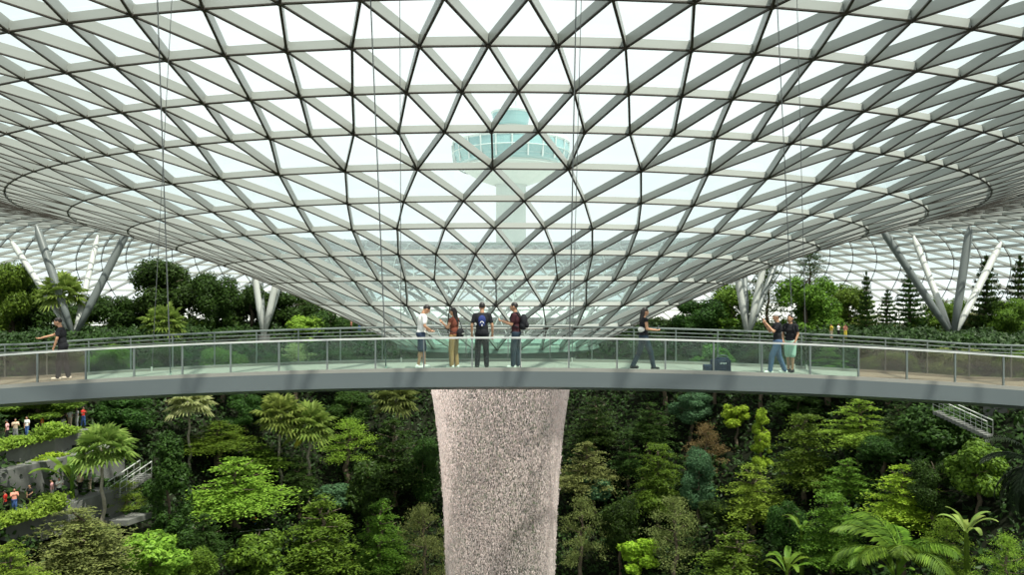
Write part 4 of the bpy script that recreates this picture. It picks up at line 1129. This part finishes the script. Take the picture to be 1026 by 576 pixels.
CC = {'red': (.55, .04, .03), 'white': (.8, .8, .78), 'orange': (.75, .22, .05), 'pink': (.72, .38, .38), 'black': (.02, .02, .02), 'blue': (.06, .12, .3), 'grey': (.35, .35, .36), 'yellow': (.7, .55, .08), 'beige': (.6, .48, .34), 'green': (.1, .3, .12), 'salmon': (.7, .3, .22), 'purple': (.25, .1, .3)}
def small_person(x, Y, z, i, shirt, legs, label, h=1.68):
    me = TP[i % 3].copy()
    for q, c in enumerate((SKIN, cloth(shirt + '_fabric', CC[shirt]), cloth(legs + '_fabric', CC[legs]), bsh, HAIR)): me.materials[q] = c
    o = link_mesh('person', me); o.location = (x, Y, z); o.rotation_euler = (0, 0, PI * (.6 + .9 * ((i * 37) % 10) / 10)); o.scale = (h / 1.74,) * 3
    tag(o, label, 'person')
def on(px, fr, back):          # a spot behind the front edge of a terrace
    for (a, b), (c, d) in zip(fr, fr[1:]):
        pa, pc_ = CX + F * a / b, CX + F * c / d
        if pa <= px <= pc_:
            t = (px - pa) / (pc_ - pa); x, y = a + (c - a) * t, b + (d - b) * t
            return x - back, y + back * .62 * 0
    return fr[-1][0] - back, fr[-1][1]
def crowd(lst, fr, z, where):
    for i, (px, s_, l_, lab) in enumerate(lst):
        # step back from the edge while keeping the same line of sight
        x, y = on(px, fr, 0); q = 1.035
        small_person(x * q, y * q, z, i, s_, l_, lab)
crowd([(7, 'pink', 'black', 'visitor in pink at the far left of the upper left terrace'), (15, 'beige', 'grey', 'visitor in beige beside the pink one on the upper left terrace'),
       (27, 'white', 'blue', 'visitor in white, left half of the upper left terrace'), (42, 'orange', 'black', 'visitor in orange on the upper left terrace'),
       (63, 'black', 'grey', 'visitor in black on the upper left terrace'), (70, 'white', 'beige', 'visitor in white with beige trousers on the upper left terrace, right end'),
       (77, 'grey', 'white', 'visitor in grey on the upper left terrace'), (83, 'red', 'blue', 'visitor in red on the upper left terrace')],
      f1 + [(at(104, 0, 62).x, 62)], -8.95, '')
terrace([f1[-1], (at(104, 0, 62).x, 62)], 6, -10.0, -8.96, 'end piece of the upper left terrace under the visitor in red')
crowd([(5, 'red', 'black', 'visitor in red at the far left of the lower left terrace'), (14, 'salmon', 'blue', 'visitor in salmon on the lower left terrace'),
       (30, 'black', 'black', 'visitor all in black on the lower left terrace'), (52, 'pink', 'grey', 'visitor in pink in the middle of the lower left terrace'), (59, 'white', 'black', 'visitor in white on the lower left terrace'),
       (80, 'beige', 'black', 'visitor in beige at the right of the lower left terrace'), (90, 'grey', 'beige', 'visitor in grey at the right of the lower left terrace')], f3, -12.9, '')
fz_ = pp.z + .2
crowd([(213, 'salmon', 'grey', 'visitor in salmon alone at the left end of the dark path'), (234, 'white', 'blue', 'visitor in white on the dark path, left of the row'), (239, 'red', 'black', 'visitor in red in the row on the dark path'), (244, 'pink', 'white', 'visitor in pink in the row on the dark path'),
       (249, 'beige', 'black', 'visitor in beige in the row on the dark path'), (255, 'orange', 'blue', 'visitor in orange at the right of the row on the dark path')], fp, fz_, '')
Y7 = hill_hit(752, 545) - .5; q7 = at(752, 545, Y7); f8 = [(at(px, 0, Y7).x, Y7) for px in (738, 754, 768)]
terrace(f8, 3.5, q7.z - 1.2, q7.z + .3, 'small path ledge among the trees right of the waterfall')
crowd([(749, 'pink', 'grey', 'visitor in pink on the small ledge right of the waterfall'), (757, 'salmon', 'white', 'visitor in salmon on the small ledge right of the waterfall')], f8, q7.z + .3, '')
for i, (px, Y, s_, l_, lab) in enumerate([(833, 84, 'yellow', 'beige', 'visitor in yellow on the park level behind the bridge, right'), (840, 85, 'white', 'black', 'visitor in white on the park level behind the bridge, right'),
        (847, 84, 'salmon', 'yellow', 'visitor in salmon and yellow on the park level behind the bridge, right'),
        (352, 100, 'salmon', 'black', 'visitor in salmon beside the foot of the funnel, left one'), (360, 101, 'white', 'blue', 'visitor in white beside the foot of the funnel, left'), (368, 100, 'red', 'grey', 'visitor in red beside the foot of the funnel, left')]):
    x = (px - CX) / F * Y; small_person(x, Y, max(hz(x, Y), GZ) + .9 * 0, i, s_, l_, lab)
for m_ in TP: bpy.data.meshes.remove(m_)
